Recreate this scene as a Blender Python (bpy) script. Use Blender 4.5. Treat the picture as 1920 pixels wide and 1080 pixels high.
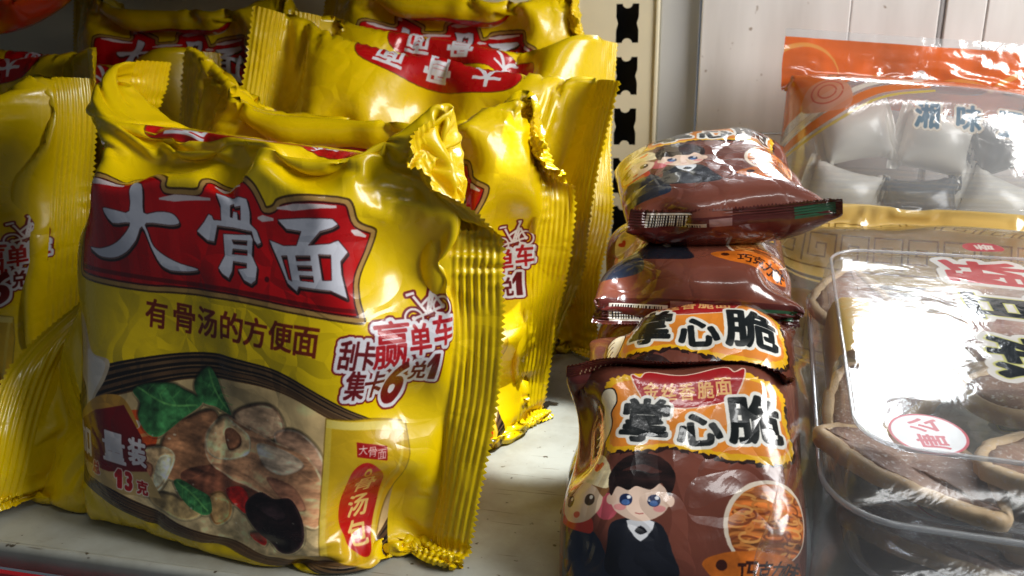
import bpy, bmesh, math, random
import numpy as np
from mathutils import Vector, Matrix, Euler

S = bpy.context.scene
COL = S.collection
for o in list(bpy.data.objects):
    bpy.data.objects.remove(o)
R = math.radians

# ------------------------------------------------------------------ camera, light, exposure
cam_d = bpy.data.cameras.new('camera')
cam = bpy.data.objects.new('camera', cam_d)
COL.objects.link(cam)
S.camera = cam
cam_d.sensor_width = 36.0
cam_d.lens = 27.84
cam_d.clip_start = 0.01
cam_d.clip_end = 50
CAM_LOC = Vector((0.1682, -0.2013, 0.1667))
YAW, PITCH, ROLL = 0.2235, 0.2898, -0.0151
fwd = Vector((-math.sin(YAW) * math.cos(PITCH), math.cos(YAW) * math.cos(PITCH), -math.sin(PITCH)))
rgt = Vector((math.cos(YAW), math.sin(YAW), 0))
upv = rgt.cross(fwd)
r2 = rgt * math.cos(ROLL) + upv * math.sin(ROLL)
u2 = -rgt * math.sin(ROLL) + upv * math.cos(ROLL)
cam.matrix_world = Matrix(((r2.x, u2.x, -fwd.x, CAM_LOC.x), (r2.y, u2.y, -fwd.y, CAM_LOC.y),
                           (r2.z, u2.z, -fwd.z, CAM_LOC.z), (0, 0, 0, 1)))
cam_d.dof.use_dof = True
cam_d.dof.focus_distance = 0.29
cam_d.dof.aperture_fstop = 20

S.render.engine = 'CYCLES'
S.view_settings.view_transform = 'Standard'
S.view_settings.look = 'None'
S.view_settings.gamma = 1.0
S.view_settings.use_curve_mapping = False
S.view_settings.exposure = 0.0
S.cycles.use_denoising = True
S.cycles.max_bounces = 8
S.cycles.transparent_max_bounces = 24
S.cycles.caustics_reflective = False
S.cycles.caustics_refractive = False
S.cycles.sample_clamp_indirect = 4.0

W = bpy.data.worlds.new('World')
S.world = W
W.use_nodes = True
bg = W.node_tree.nodes['Background']
bg.inputs[0].default_value = (0.75, 0.85, 1.0, 1)
bg.inputs[1].default_value = 0.088


def area(name, loc, target, size, size_y, power, color):
    d = bpy.data.lights.new(name, 'AREA')
    d.shape = 'RECTANGLE'
    d.size, d.size_y, d.energy, d.color = size, size_y, power, color
    o = bpy.data.objects.new(name, d)
    COL.objects.link(o)
    o.location = loc
    o.rotation_euler = (Vector(target) - Vector(loc)).to_track_quat('-Z', 'Y').to_euler()
    return o


area('shop_window_light', (0.40, 0.86, 0.60), (0.25, 0.1, 0.05), 0.30, 0.27, 7, (0.93, 0.97, 1.0))
area('doorway_light', (0.76, -0.03, 0.46), (0.17, 0.17, 0.06), 0.30, 0.40, 7.4, (1.0, 0.98, 0.95))
tube = area('ceiling_tube_light', (0.40, -0.14, 1.0), (0.26, 0.1, 0.05), 0.7, 0.045, 1.4, (1.0, 1.0, 0.98))

beam_d = bpy.data.lights.new('gap_spot', 'SPOT')             # narrow spot added to brighten the shelf gap between the rows
beam_d.energy = 150; beam_d.spot_size = math.radians(3.6); beam_d.spot_blend = 0.45; beam_d.shadow_soft_size = 0.006
beam_d.color = (0.95, 0.98, 1.0)
beam = bpy.data.objects.new('gap_spot', beam_d)
COL.objects.link(beam)
beam.location = (0.24, -0.02, 1.30)
beam.rotation_euler = (Vector((0.106, 0.116, 0)) - beam.location).to_track_quat('-Z', 'Y').to_euler()

# ------------------------------------------------------------------ helpers
def tag(o, label=None, cat=None, group=None, kind=None):
    if label: o['label'] = label
    if cat: o['category'] = cat
    if group: o['group'] = group
    if kind: o['kind'] = kind
    return o


def empty(name, loc=(0, 0, 0), rot=(0, 0, 0)):
    o = bpy.data.objects.new(name, None)
    o.empty_display_size = 0.02
    COL.objects.link(o)
    o.location = loc
    o.rotation_euler = rot
    return o


def mesh_obj(name, verts, faces, mat, parent=None, uvs=None, smooth=True, mats=None, fmat=None):
    me = bpy.data.meshes.new(name)
    me.from_pydata([tuple(map(float, v)) for v in verts], [], [tuple(map(int, f)) for f in faces])
    if uvs is not None:
        uvl = me.uv_layers.new(name='UVMap')
        li = np.empty(len(me.loops), dtype=np.int32)
        me.loops.foreach_get('vertex_index', li)
        if isinstance(uvs, tuple):          # per-loop
            uvl.data.foreach_set('uv', np.asarray(uvs[0], dtype=np.float32).ravel())
        else:
            uvl.data.foreach_set('uv', np.asarray(uvs, dtype=np.float32)[li].ravel())
    for m in (mats or [mat]):
        me.materials.append(m)
    if fmat is not None:
        me.polygons.foreach_set('material_index', np.asarray(fmat, dtype=np.int32))
    me.polygons.foreach_set('use_smooth', [smooth] * len(me.polygons))
    me.update()
    o = bpy.data.objects.new(name, me)
    COL.objects.link(o)
    if parent: o.parent = parent
    return o


def bm_obj(name, bm, mat, parent=None, smooth=False):
    me = bpy.data.meshes.new(name)
    bm.normal_update()
    bm.to_mesh(me); bm.free()
    me.materials.append(mat)
    if smooth: me.polygons.foreach_set('use_smooth', [True] * len(me.polygons))
    o = bpy.data.objects.new(name, me)
    COL.objects.link(o)
    if parent: o.parent = parent
    return o


def add_box(bm, x0, x1, y0, y1, z0, z1, bev=0.0):
    r = bmesh.ops.create_cube(bm, size=1.0)
    for v in r['verts']:
        v.co = Vector(((x0 + x1) / 2 + v.co.x * (x1 - x0), (y0 + y1) / 2 + v.co.y * (y1 - y0), (z0 + z1) / 2 + v.co.z * (z1 - z0)))
    if bev:
        es = list({e for v in r['verts'] for e in v.link_edges})
        bmesh.ops.bevel(bm, geom=es, offset=bev, segments=3, affect='EDGES', profile=0.5)


def mat_new(name):
    m = bpy.data.materials.new(name)
    m.use_nodes = True
    nt = m.node_tree
    return m, nt, nt.nodes['Principled BSDF']


def N(nt, typ, **kw):
    n = nt.nodes.new(typ)
    for k, v in kw.items():
        if k in n.inputs: n.inputs[k].default_value = v
        else: setattr(n, k, v)
    return n


def noise_bump(nt, bsdf, scale, strength, dist=0.0005, coord='Object', detail=4):
    tc = N(nt, 'ShaderNodeTexCoord')
    no = N(nt, 'ShaderNodeTexNoise', Scale=scale, Detail=detail)
    bp = N(nt, 'ShaderNodeBump', Strength=strength, Distance=dist)
    nt.links.new(tc.outputs[coord], no.inputs['Vector'])
    nt.links.new(no.outputs['Fac'], bp.inputs['Height'])
    nt.links.new(bp.outputs['Normal'], bsdf.inputs['Normal'])
    return no


def simple_mat(name, col, rough=0.5, var=0.12, scale=60, bump=0.15, spec=0.5, metallic=0.0, coat=0.0):
    m, nt, b = mat_new(name)
    tc = N(nt, 'ShaderNodeTexCoord')
    no = N(nt, 'ShaderNodeTexNoise', Scale=scale, Detail=6)
    nt.links.new(tc.outputs['Object'], no.inputs['Vector'])
    mx = N(nt, 'ShaderNodeMix', data_type='RGBA')
    mx.inputs[6].default_value = (*[c * (1 - var) for c in col], 1)
    mx.inputs[7].default_value = (*[min(1, c * (1 + var)) for c in col], 1)
    nt.links.new(no.outputs['Fac'], mx.inputs[0])
    nt.links.new(mx.outputs[2], b.inputs['Base Color'])
    b.inputs['Roughness'].default_value = rough
    b.inputs['Specular IOR Level'].default_value = spec
    b.inputs['Metallic'].default_value = metallic
    b.inputs['Coat Weight'].default_value = coat
    if bump:
        bp = N(nt, 'ShaderNodeBump', Strength=bump, Distance=0.0004)
        nt.links.new(no.outputs['Fac'], bp.inputs['Height'])
        nt.links.new(bp.outputs['Normal'], b.inputs['Normal'])
    return m


# ------------------------------------------------------------------ film simulation (numpy position based dynamics)
def smooth_noise(rng, n0, n1, k0, k1, periodic0=True):
    """low frequency noise on an n0 x n1 grid from a k0 x k1 lattice, bicubic-ish."""
    g = rng.standard_normal((k0, k1))
    a = np.arange(n0) / n0 * k0
    b = np.linspace(0, k1 - 1, n1)
    i0 = np.floor(a).astype(int); fa = a - i0; fa = fa * fa * (3 - 2 * fa)
    j0 = np.minimum(np.floor(b).astype(int), k1 - 2); fb = b - j0; fb = fb * fb * (3 - 2 * fb)
    i1 = (i0 + 1) % k0; i0 = i0 % k0
    return ((g[i0][:, j0] * (1 - fb) + g[i0][:, j0 + 1] * fb) * (1 - fa)[:, None] +
            (g[i1][:, j0] * (1 - fb) + g[i1][:, j0 + 1] * fb) * fa[:, None])


def ring(h, t, per, n):
    """closed rounded section (y,z) of half thickness t, of perimeter per, starts at bottom centre, front (-y) first."""
    def pts(h, t):
        r = min(t, 0.016)
        P = []
        def arc(cy, cz, a0, a1):
            for k in range(9):
                a = a0 + (a1 - a0) * k / 8
                P.append((cy + r * math.cos(a), cz + r * math.sin(a)))
        P.append((0, -h))
        arc(-(t - r), -(h - r), -math.pi / 2, -math.pi)
        arc(-(t - r), (h - r), math.pi, math.pi / 2)
        P.append((0, h))
        arc((t - r), (h - r), math.pi / 2, 0)
        arc((t - r), -(h - r), 0, -math.pi / 2)
        P.append((0, -h))
        return np.array(P)
    for _ in range(12):
        P = pts(h, t)
        l = np.linalg.norm(np.diff(P, axis=0), axis=1).sum()
        h += (per - l) / 4
    P = pts(h, t)
    d = np.concatenate([[0], np.cumsum(np.linalg.norm(np.diff(P, axis=0), axis=1))])
    s = np.arange(n) / n * d[-1]
    return np.stack([np.interp(s, d, P[:, 0]), np.interp(s, d, P[:, 1])], 1)


def film_pack(L, seal, C, brick, nl, nc, ns, seed, iters=260, slackx=0.97, press=0.00010, noise=0.003,
              floor=None, yclamp=None, seal_push=None, round_r=0.012, bend=0.08, lat=(10, 7), ridge_up=0.0, top=None, brick_dz=0.0, crumple=None, front_calm=0.6):
    """tube of film of length L and girth C fused along both ends, shrunk over a rounded brick. Returns P[nc, n, 3]."""
    rng = np.random.default_rng(seed)
    bx, by, bz = [b / 2 for b in brick]
    n = nl + 2 * ns + 1
    dx = L / nl; dc = C / nc; ds = seal / ns
    xr = np.concatenate([-seal + ds * np.arange(ns), np.linspace(0, L, nl + 1), L + ds * np.arange(1, ns + 1)]) - L / 2
    tap = (L - 2 * bx) / 2
    hx = math.sqrt(max(tap * tap - by * by, 1e-6))           # horizontal length of the tapering end
    P = np.zeros((nc, n, 3))
    for i, s in enumerate(xr):
        a = abs(s)
        if a <= bx: x, t = a, by
        elif a <= L / 2: f = (a - bx) / tap; x, t = bx + hx * f, by * (1 - f)
        else: x, t = bx + hx + (a - L / 2), 0.0
        t = max(t, 0.0003)
        sec = ring(C / 4, t, C, nc)
        P[:, i, 0] = math.copysign(x, s) * slackx
        P[:, i, 1:] = sec
    rx = np.diff(xr)                                          # rest lengths along x
    fuse = np.zeros(n, bool); fuse[:ns + 1] = True; fuse[-ns - 1:] = True
    mir = (-np.arange(nc)) % nc
    nz = smooth_noise(rng, nc, n, lat[0], lat[1]) * noise + smooth_noise(rng, nc, n, lat[0] * 2 + 1, lat[1] * 2 + 1) * noise * 0.6

    def normals():
        a = np.roll(P, -1, 0) - np.roll(P, 1, 0)
        b = np.empty_like(P); b[:, 1:-1] = P[:, 2:] - P[:, :-2]; b[:, 0] = P[:, 1] - P[:, 0]; b[:, -1] = P[:, -1] - P[:, -2]
        q = np.cross(a, b)
        return q / (np.linalg.norm(q, axis=2, keepdims=True) + 1e-12)
    Vv = np.abs(np.arange(nc) / nc - 0.235) * C                # calmer over the flat of the front
    calm = 1 - front_calm * np.exp(-(Vv[:, None] / 0.05) ** 2 - (np.clip(np.abs(xr) - 0.02, 0, 1)[None, :] / 0.035) ** 2)
    nz = nz * calm
    nn = normals()
    if (nn[nc // 4, n // 2, 1] > 0): sgn = -1.0
    else: sgn = 1.0
    P += (nn * sgn) * (nz * ~fuse[None, :])[..., None]
    P += rng.standard_normal(P.shape) * 0.0002

    def con(A, B, rest, k=1.0, comp=1.0):
        d = B - A
        l = np.sqrt((d * d).sum(-1)) + 1e-12
        c = (l - rest) / l
        if comp < 1: c = np.where(c < 0, c * comp, c)
        d *= (0.5 * k * c)[..., None]
        A += d; B -= d
    dg = np.sqrt(rx * rx + dc * dc)
    idx = np.arange(nc)
    if top is not None:
        tf = np.clip((np.abs(xr) - bx) / (L / 2 - bx), 0, 1)
        topx = top + (C / 4 + 0.002 - top) * tf ** 1.3
    nxt = (idx + 1) % nc
    ev = np.arange(0, nc, 2); od = np.arange(1, nc, 2)
    body = ~fuse
    for it in range(iters):
        f = 1.0 if it < iters * 0.75 else (iters - it) / (iters * 0.25)
        q = normals() * sgn
        q0 = q
        P[:, body] += q[:, body] * press * f
        if ridge_up:
            P[..., 2] += (ridge_up * 0.0004 * f) * np.exp(-((idx - nc / 2) / (nc * 0.035)) ** 2)[:, None]
        if seal_push is not None:
            P += seal_push(P, xr, L, it / iters) * (0.0004 * f)
        # lengthwise
        for s in (0, 1):
            A = P[:, s:n - 1:2].copy(); B = P[:, s + 1:n:2].copy()
            con(A, B, rx[s::2][None, :])
            P[:, s:n - 1:2] = A; P[:, s + 1:n:2] = B
        # around
        for js in (ev, od):
            A = P[js].copy(); B = P[nxt[js]].copy()
            con(A, B, dc)
            P[js] = A; P[nxt[js]] = B
        # shear
        for sh in (1, -1):
            for s in (0, 1):
                k2 = np.arange(s, n - 1, 2)
                A = P[:, k2].copy(); B = np.roll(P[:, k2 + 1], -sh, 0).copy()
                con(A, B, dg[k2][None, :], 0.8)
                P[:, k2] = A; P[:, k2 + 1] = np.roll(B, sh, 0)
        # bending, soft
        if bend:
            for s in (0, 1, 2, 3):
                k2 = np.arange(s, n - 2, 4)
                A = P[:, k2].copy(); B = P[:, k2 + 2].copy()
                con(A, B, (rx[k2] + rx[k2 + 1])[None, :], bend)
                P[:, k2] = A; P[:, k2 + 2] = B
            for s in (0, 1, 2, 3):
                js = np.arange(s, nc, 4); jt = (js + 2) % nc
                A = P[js].copy(); B = P[jt].copy()
                con(A, B, 2 * dc, bend)
                P[js] = A; P[jt] = B
        # fused ends
        F = P[:, fuse]
        P[:, fuse] = 0.5 * (F + F[mir])
        # contents
        b3 = np.array([bx, by, bz]); r = min(round_r, by * 0.95)
        P[..., 2] -= brick_dz
        d3 = np.abs(P) - (b3 - r)
        m = np.maximum(d3, 0)
        ml = np.sqrt((m * m).sum(-1))
        ins = (ml < r) & (d3.max(-1) > -r * 0.999) & ~fuse[None, :]
        if ins.any():
            pm = P[ins]; mm = m[ins]; ll = ml[ins]; dd = d3[ins]
            deep = ll < 1e-9
            sc = np.where(deep, 1.0, r / np.maximum(ll, 1e-9))
            newabs = np.where(mm > 0, (b3 - r) + mm * sc[:, None], np.abs(pm))
            ax = dd.argmax(1)
            rows = np.nonzero(deep)[0]
            newabs[rows, ax[rows]] = b3[ax[rows]]
            P[ins] = np.where(pm < 0, -newabs, newabs)
        P[..., 2] += brick_dz
        if top is not None:
            P[:, body, 2] = np.minimum(P[:, body, 2], topx[None, body])
        if crumple is not None:
            k = math.sin(min(1.0, it / (iters * 0.6)) * math.pi / 2)
            for (px, py, pz, rad, dep) in crumple:
                w = np.exp(-(((P - np.array((px, py, pz))) ** 2).sum(-1)) / (rad * rad))
                w[:, fuse] = 0
                P -= q0 * (w * dep * 0.03 * k)[..., None]
        if yclamp is not None:
            P[:, body, 1] = np.clip(P[:, body, 1], -yclamp, yclamp)
        if floor is not None:
            fn, fd = floor
            dd_ = np.minimum(P @ fn - fd, 0)
            P -= dd_[..., None] * fn
    return P, xr


def sharpen(P, keep, k=0.9, n=4):
    """unsharp mask on a film grid: crisper fold lines; the columns in keep stay as they are."""
    Q = P.copy()
    for _ in range(n):
        Q[:, 1:-1] = 0.5 * Q[:, 1:-1] + 0.125 * (Q[:, 2:] + Q[:, :-2] + np.roll(Q, 1, 0)[:, 1:-1] + np.roll(Q, -1, 0)[:, 1:-1])
    d = (P - Q) * k
    l = np.linalg.norm(d, axis=2, keepdims=True)
    d *= np.minimum(1, 0.0016 / (l + 1e-9))
    w = np.zeros(P.shape[1]); w[keep + 2:-keep - 2] = 1; w[keep + 1] = w[-keep - 2] = .5
    return P + d * w[None, :, None]


def pack_meshes(P, ns, seal_mat, body_mat, parent, nridge=7, ridge=0.0006, sub=1, tooth=0.0016, names=('wrapper', 'end_seal'), serr=True, sharp=0.9):
    """split the simulated film into a body mesh and two ribbed end seals."""
    P = sharpen(P, ns, sharp)
    nc, n, _ = P.shape
    U = np.linspace(0, 1, n); V = np.arange(nc + 1) / nc
    i0, i1 = ns, n - ns - 1
    Q = np.concatenate([P, P[:1]], 0)[:, i0:i1 + 1]
    m = i1 - i0 + 1
    verts = Q[:-1].reshape(-1, 3)
    faces = []; uv = []
    for j in range(nc):
        j2 = (j + 1) % nc
        for i in range(m - 1):
            faces.append((j * m + i, j * m + i + 1, j2 * m + i + 1, j2 * m + i))
            u0, u1 = U[i0 + i], U[i0 + i + 1]
            uv += [(u0, V[j]), (u1, V[j]), (u1, V[j + 1]), (u0, V[j + 1])]
    body = mesh_obj(names[0], verts, faces, body_mat, parent, uvs=(uv,))
    if sub:
        md = body.modifiers.new('sub', 'SUBSURF'); md.levels = sub; md.render_levels = sub
    h = nc // 2
    seals = []
    for side in (0, 1):
        cols = np.arange(0, ns + 1) if side == 0 else np.arange(n - 1, n - ns - 2, -1)   # outer edge -> root
        A = P[:h + 1][:, cols]                        # rows x cols
        rows = np.linspace(0, h, (h) * 2 + 1)
        r0 = np.minimum(rows.astype(int), h - 1); fr = (rows - r0)[:, None, None]
        A = A[r0] * (1 - fr) + A[r0 + 1] * fr
        K = nridge * 4
        c = np.linspace(0, ns, K + 1); c0 = np.minimum(c.astype(int), ns - 1); fc = (c - c0)[None, :, None]
        B = A[:, c0] * (1 - fc) + A[:, c0 + 1] * fc
        ta = np.gradient(B, axis=0); tb = np.gradient(B, axis=1)
        nr = np.cross(ta, tb); nr /= np.linalg.norm(nr, axis=2, keepdims=True) + 1e-12
        w = np.sin(np.linspace(0, nridge * 2 * math.pi, K + 1))
        w[0] *= .3; w[-2:] *= 0.5
        rg = np.random.default_rng(len(rows) + side)
        amp = np.clip(0.75 + 0.35 * smooth_noise(rg, len(rows), K + 1, 22, 4), .15, 1.4)
        B = B + nr * (w * ridge * amp)[..., None]
        if serr:
            out = B[:, 0] - B[:, 4]; out /= np.linalg.norm(out, axis=1, keepdims=True) + 1e-9
            B[:, 0] += out * (tooth * (np.arange(len(rows)) % 2) * rg.uniform(.6, 1.1, len(rows)))[:, None]
        uc = np.interp(c, np.arange(ns + 1), U[cols])
        nr_, nk = B.shape[:2]
        vv = B.reshape(-1, 3)
        ff = []
        for j in range(nr_ - 1):
            for i in range(nk - 1):
                q = (j * nk + i, j * nk + i + 1, (j + 1) * nk + i + 1, (j + 1) * nk + i)
                ff.append(q if side == 0 else q[::-1])
        uvv = np.stack(np.broadcast_arrays(uc[None, :], (rows / nc)[:, None]), -1).reshape(-1, 2)
        s = mesh_obj(names[1], vv, ff, seal_mat, parent, uvs=uvv)
        seals.append(s)
    return body, seals

# ------------------------------------------------------------------ printed artwork: a small polygon painter
_gl = {}


def closed(p):
    p = np.asarray(p, float)
    return np.stack([p, np.roll(p, -1, 0)], 1)


def glyph_edges(ch):
    """outline edges of one character, normalised to its own bounding box (0..1)."""
    if ch == '1': return closed([(.0, .70), (.55, 1), (1, 1), (1, 0), (.45, 0), (.45, .74), (.0, .54)])
    if ch in _gl: return _gl[ch]
    cu = bpy.data.curves.new('glyph', 'FONT')
    cu.body = ch; cu.resolution_u = 5
    ob = bpy.data.objects.new('glyph', cu)
    COL.objects.link(ob)
    dg = bpy.context.evaluated_depsgraph_get()
    me = ob.evaluated_get(dg).to_mesh()
    cnt = {}
    for p in me.polygons:
        for k in p.edge_keys: cnt[k] = cnt.get(k, 0) + 1
    co = np.array([v.co[:2] for v in me.vertices])
    e = np.array([k for k, c in cnt.items() if c == 1])
    E = co[e]
    lo, hi = co.min(0), co.max(0)
    E = (E - lo) / (hi - lo)
    ob.evaluated_get(dg).to_mesh_clear()
    bpy.data.objects.remove(ob); bpy.data.curves.remove(cu)
    _gl[ch] = E
    return E


def spline(p, k=6, close=True):
    """Catmull-Rom through the points."""
    p = np.asarray(p, float)
    if close: q = np.concatenate([p[-1:], p, p[:2]])
    else: q = np.concatenate([2 * p[:1] - p[1:2], p, 2 * p[-1:] - p[-2:-1]])
    out = []
    for i in range(1, len(q) - 2):
        a, b, c, d = q[i - 1], q[i], q[i + 1], q[i + 2]
        for s in range(k):
            t = s / k
            out.append(0.5 * (2 * b + (c - a) * t + (2 * a - 5 * b + 4 * c - d) * t * t + (3 * b - a - 3 * c + d) * t ** 3))
    if not close: out.append(p[-1])
    return np.array(out)


def ell(cx, cy, a, b, rot=0, n=72):
    t = np.arange(n) / n * 2 * math.pi
    x, y = a * np.cos(t), b * np.sin(t)
    c, s = math.cos(R(rot)), math.sin(R(rot))
    return np.stack([cx + c * x - s * y, cy + s * x + c * y], 1)


def ribbon(p, w):
    """outline polygon of a stroke; w a number or one width per point."""
    p = np.asarray(p, float)
    w = np.broadcast_to(np.asarray(w, float), (len(p),))
    t = np.gradient(p, axis=0); t /= np.linalg.norm(t, axis=1, keepdims=True) + 1e-9
    nrm = np.stack([-t[:, 1], t[:, 0]], 1) * (w / 2)[:, None]
    return np.concatenate([p + nrm, (p - nrm)[::-1]])


def gbox(ch, c, w, h, rot=0, skew=0):
    E = glyph_edges(ch) - 0.5
    x = E[..., 0] * w + E[..., 1] * h * skew; y = E[..., 1] * h
    a, b = math.cos(R(rot)), math.sin(R(rot))
    return np.stack([c[0] + a * x - b * y, c[1] + b * x + a * y], -1)


class Art:
    def __init__(self, w, h, s, col):
        self.s = s; self.W, self.H = int(round(w * s)), int(round(h * s))
        self.a = np.empty((self.H, self.W, 3), np.float32); self.a[:] = col
        self.al = None
        self.rng = np.random.default_rng(5)

    def mask(self, *shapes, ss=3):
        m = np.zeros((self.H, self.W), np.float32)
        for E in shapes:
            E = np.asarray(E, float)
            if E.ndim == 2: E = closed(E)
            E = E * self.s
            x0, y0 = np.floor(E.reshape(-1, 2).min(0)).astype(int) - 1
            x1, y1 = np.ceil(E.reshape(-1, 2).max(0)).astype(int) + 2
            x0, y0 = max(x0, 0), max(y0, 0); x1, y1 = min(x1, self.W), min(y1, self.H)
            if x1 <= x0 or y1 <= y0: continue
            w, h = (x1 - x0) * ss, (y1 - y0) * ss
            acc = np.zeros((h, w + 1), np.int32)
            A = (E - (x0, y0)) * ss
            for (ax, ay), (bx, by) in A:
                if ay == by: continue
                if ay > by: ax, ay, bx, by = bx, by, ax, ay
                r0, r1 = max(math.ceil(ay - 0.5), 0), min(math.ceil(by - 0.5), h)
                if r1 <= r0: continue
                rr = np.arange(r0, r1)
                xs = ax + (rr + 0.5 - ay) * (bx - ax) / (by - ay)
                np.add.at(acc, (rr, np.clip(np.ceil(xs - 0.5), 0, w).astype(int)), 1)
            f = (np.cumsum(acc, 1)[:, :w] % 2).astype(np.float32)
            f = f.reshape(h // ss, ss, w // ss, ss).mean((1, 3))
            m[y0:y1, x0:x1] = np.maximum(m[y0:y1, x0:x1], f)
        return m

    def grow(self, m, r):
        """dilate (r > 0) or erode (r < 0) a mask by r millimetres."""
        if r < 0: return 1 - self.grow(1 - m, -r)
        ys, xs = np.nonzero(m > 0.01)
        if not len(ys): return m
        R_ = r * self.s; k = int(math.ceil(R_)) + 2
        y0, y1, x0, x1 = max(ys.min() - k, 0), min(ys.max() + k + 1, self.H), max(xs.min() - k, 0), min(xs.max() + k + 1, self.W)
        c = np.pad(m[y0:y1, x0:x1], k); o = m[y0:y1, x0:x1].copy(); h, w = o.shape
        for rad in np.arange(R_, 0, -max(1.0, R_ / 4)):
            for t in np.arange(0, 2 * math.pi, 2 * math.pi / max(8, int(6 * rad))):
                dy, dx = int(round(rad * math.sin(t))), int(round(rad * math.cos(t)))
                np.maximum(o, c[k + dy:k + dy + h, k + dx:k + dx + w], out=o)
        out = m.copy(); out[y0:y1, x0:x1] = o
        return out

    def put(self, m, col, alpha=1.0, tex=None):
        c = np.asarray(col, np.float32) / 255.0
        k = (m * alpha)[..., None]
        src = c if tex is None else np.clip(c * tex[..., None], 0, 1)
        self.a = self.a * (1 - k) + src * k
        if self.al is not None: self.al = np.maximum(self.al, m * alpha)

    def fill(self, shape, col, alpha=1.0, tex=None, grow=0):
        many = isinstance(shape, list) and np.ndim(shape[0]) > 1
        m = self.mask(*shape) if many else self.mask(shape)
        if grow: m = self.grow(m, grow)
        self.put(m, col, alpha, tex)
        return m

    def blur(self, m, r):
        """box blur three times, r in mm."""
        k = max(1, int(r * self.s))
        for _ in range(3):
            for ax in (0, 1):
                pad = [(0, 0), (0, 0)]; pad[ax] = (k + 1, k)
                c = np.cumsum(np.pad(m, pad, mode='edge'), axis=ax)
                n = m.shape[ax]
                m = (np.take(c, np.arange(2 * k + 1, 2 * k + 1 + n), ax) - np.take(c, np.arange(0, n), ax)) / (2 * k + 1)
        return m

    def noise(self, scale, amp, octs=4, stretch=(1, 1)):
        """fractal noise round 1.0, feature size in mm."""
        out = np.zeros((self.H, self.W), np.float32); tot = 0
        for o in range(octs):
            f = scale / 2 ** o * self.s
            ky, kx = max(2, int(self.H / (f * stretch[1])) + 2), max(2, int(self.W / (f * stretch[0])) + 2)
            out += smooth_noise(self.rng, self.H, self.W, ky, kx).astype(np.float32) * 0.5 ** o; tot += 0.5 ** o
        return 1 + out / tot * amp

    def image(self, name):
        a = np.ones((self.H, self.W, 4), np.float32)
        a[..., :3] = np.clip(self.a, 0, 1)
        if self.al is not None: a[..., 3] = np.clip(self.al, 0, 1)
        im = bpy.data.images.new(name, self.W, self.H, alpha=True)
        im.alpha_mode = 'CHANNEL_PACKED'
        im.pixels.foreach_set(a.ravel())
        im.update(); im.pack()
        return im

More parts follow.
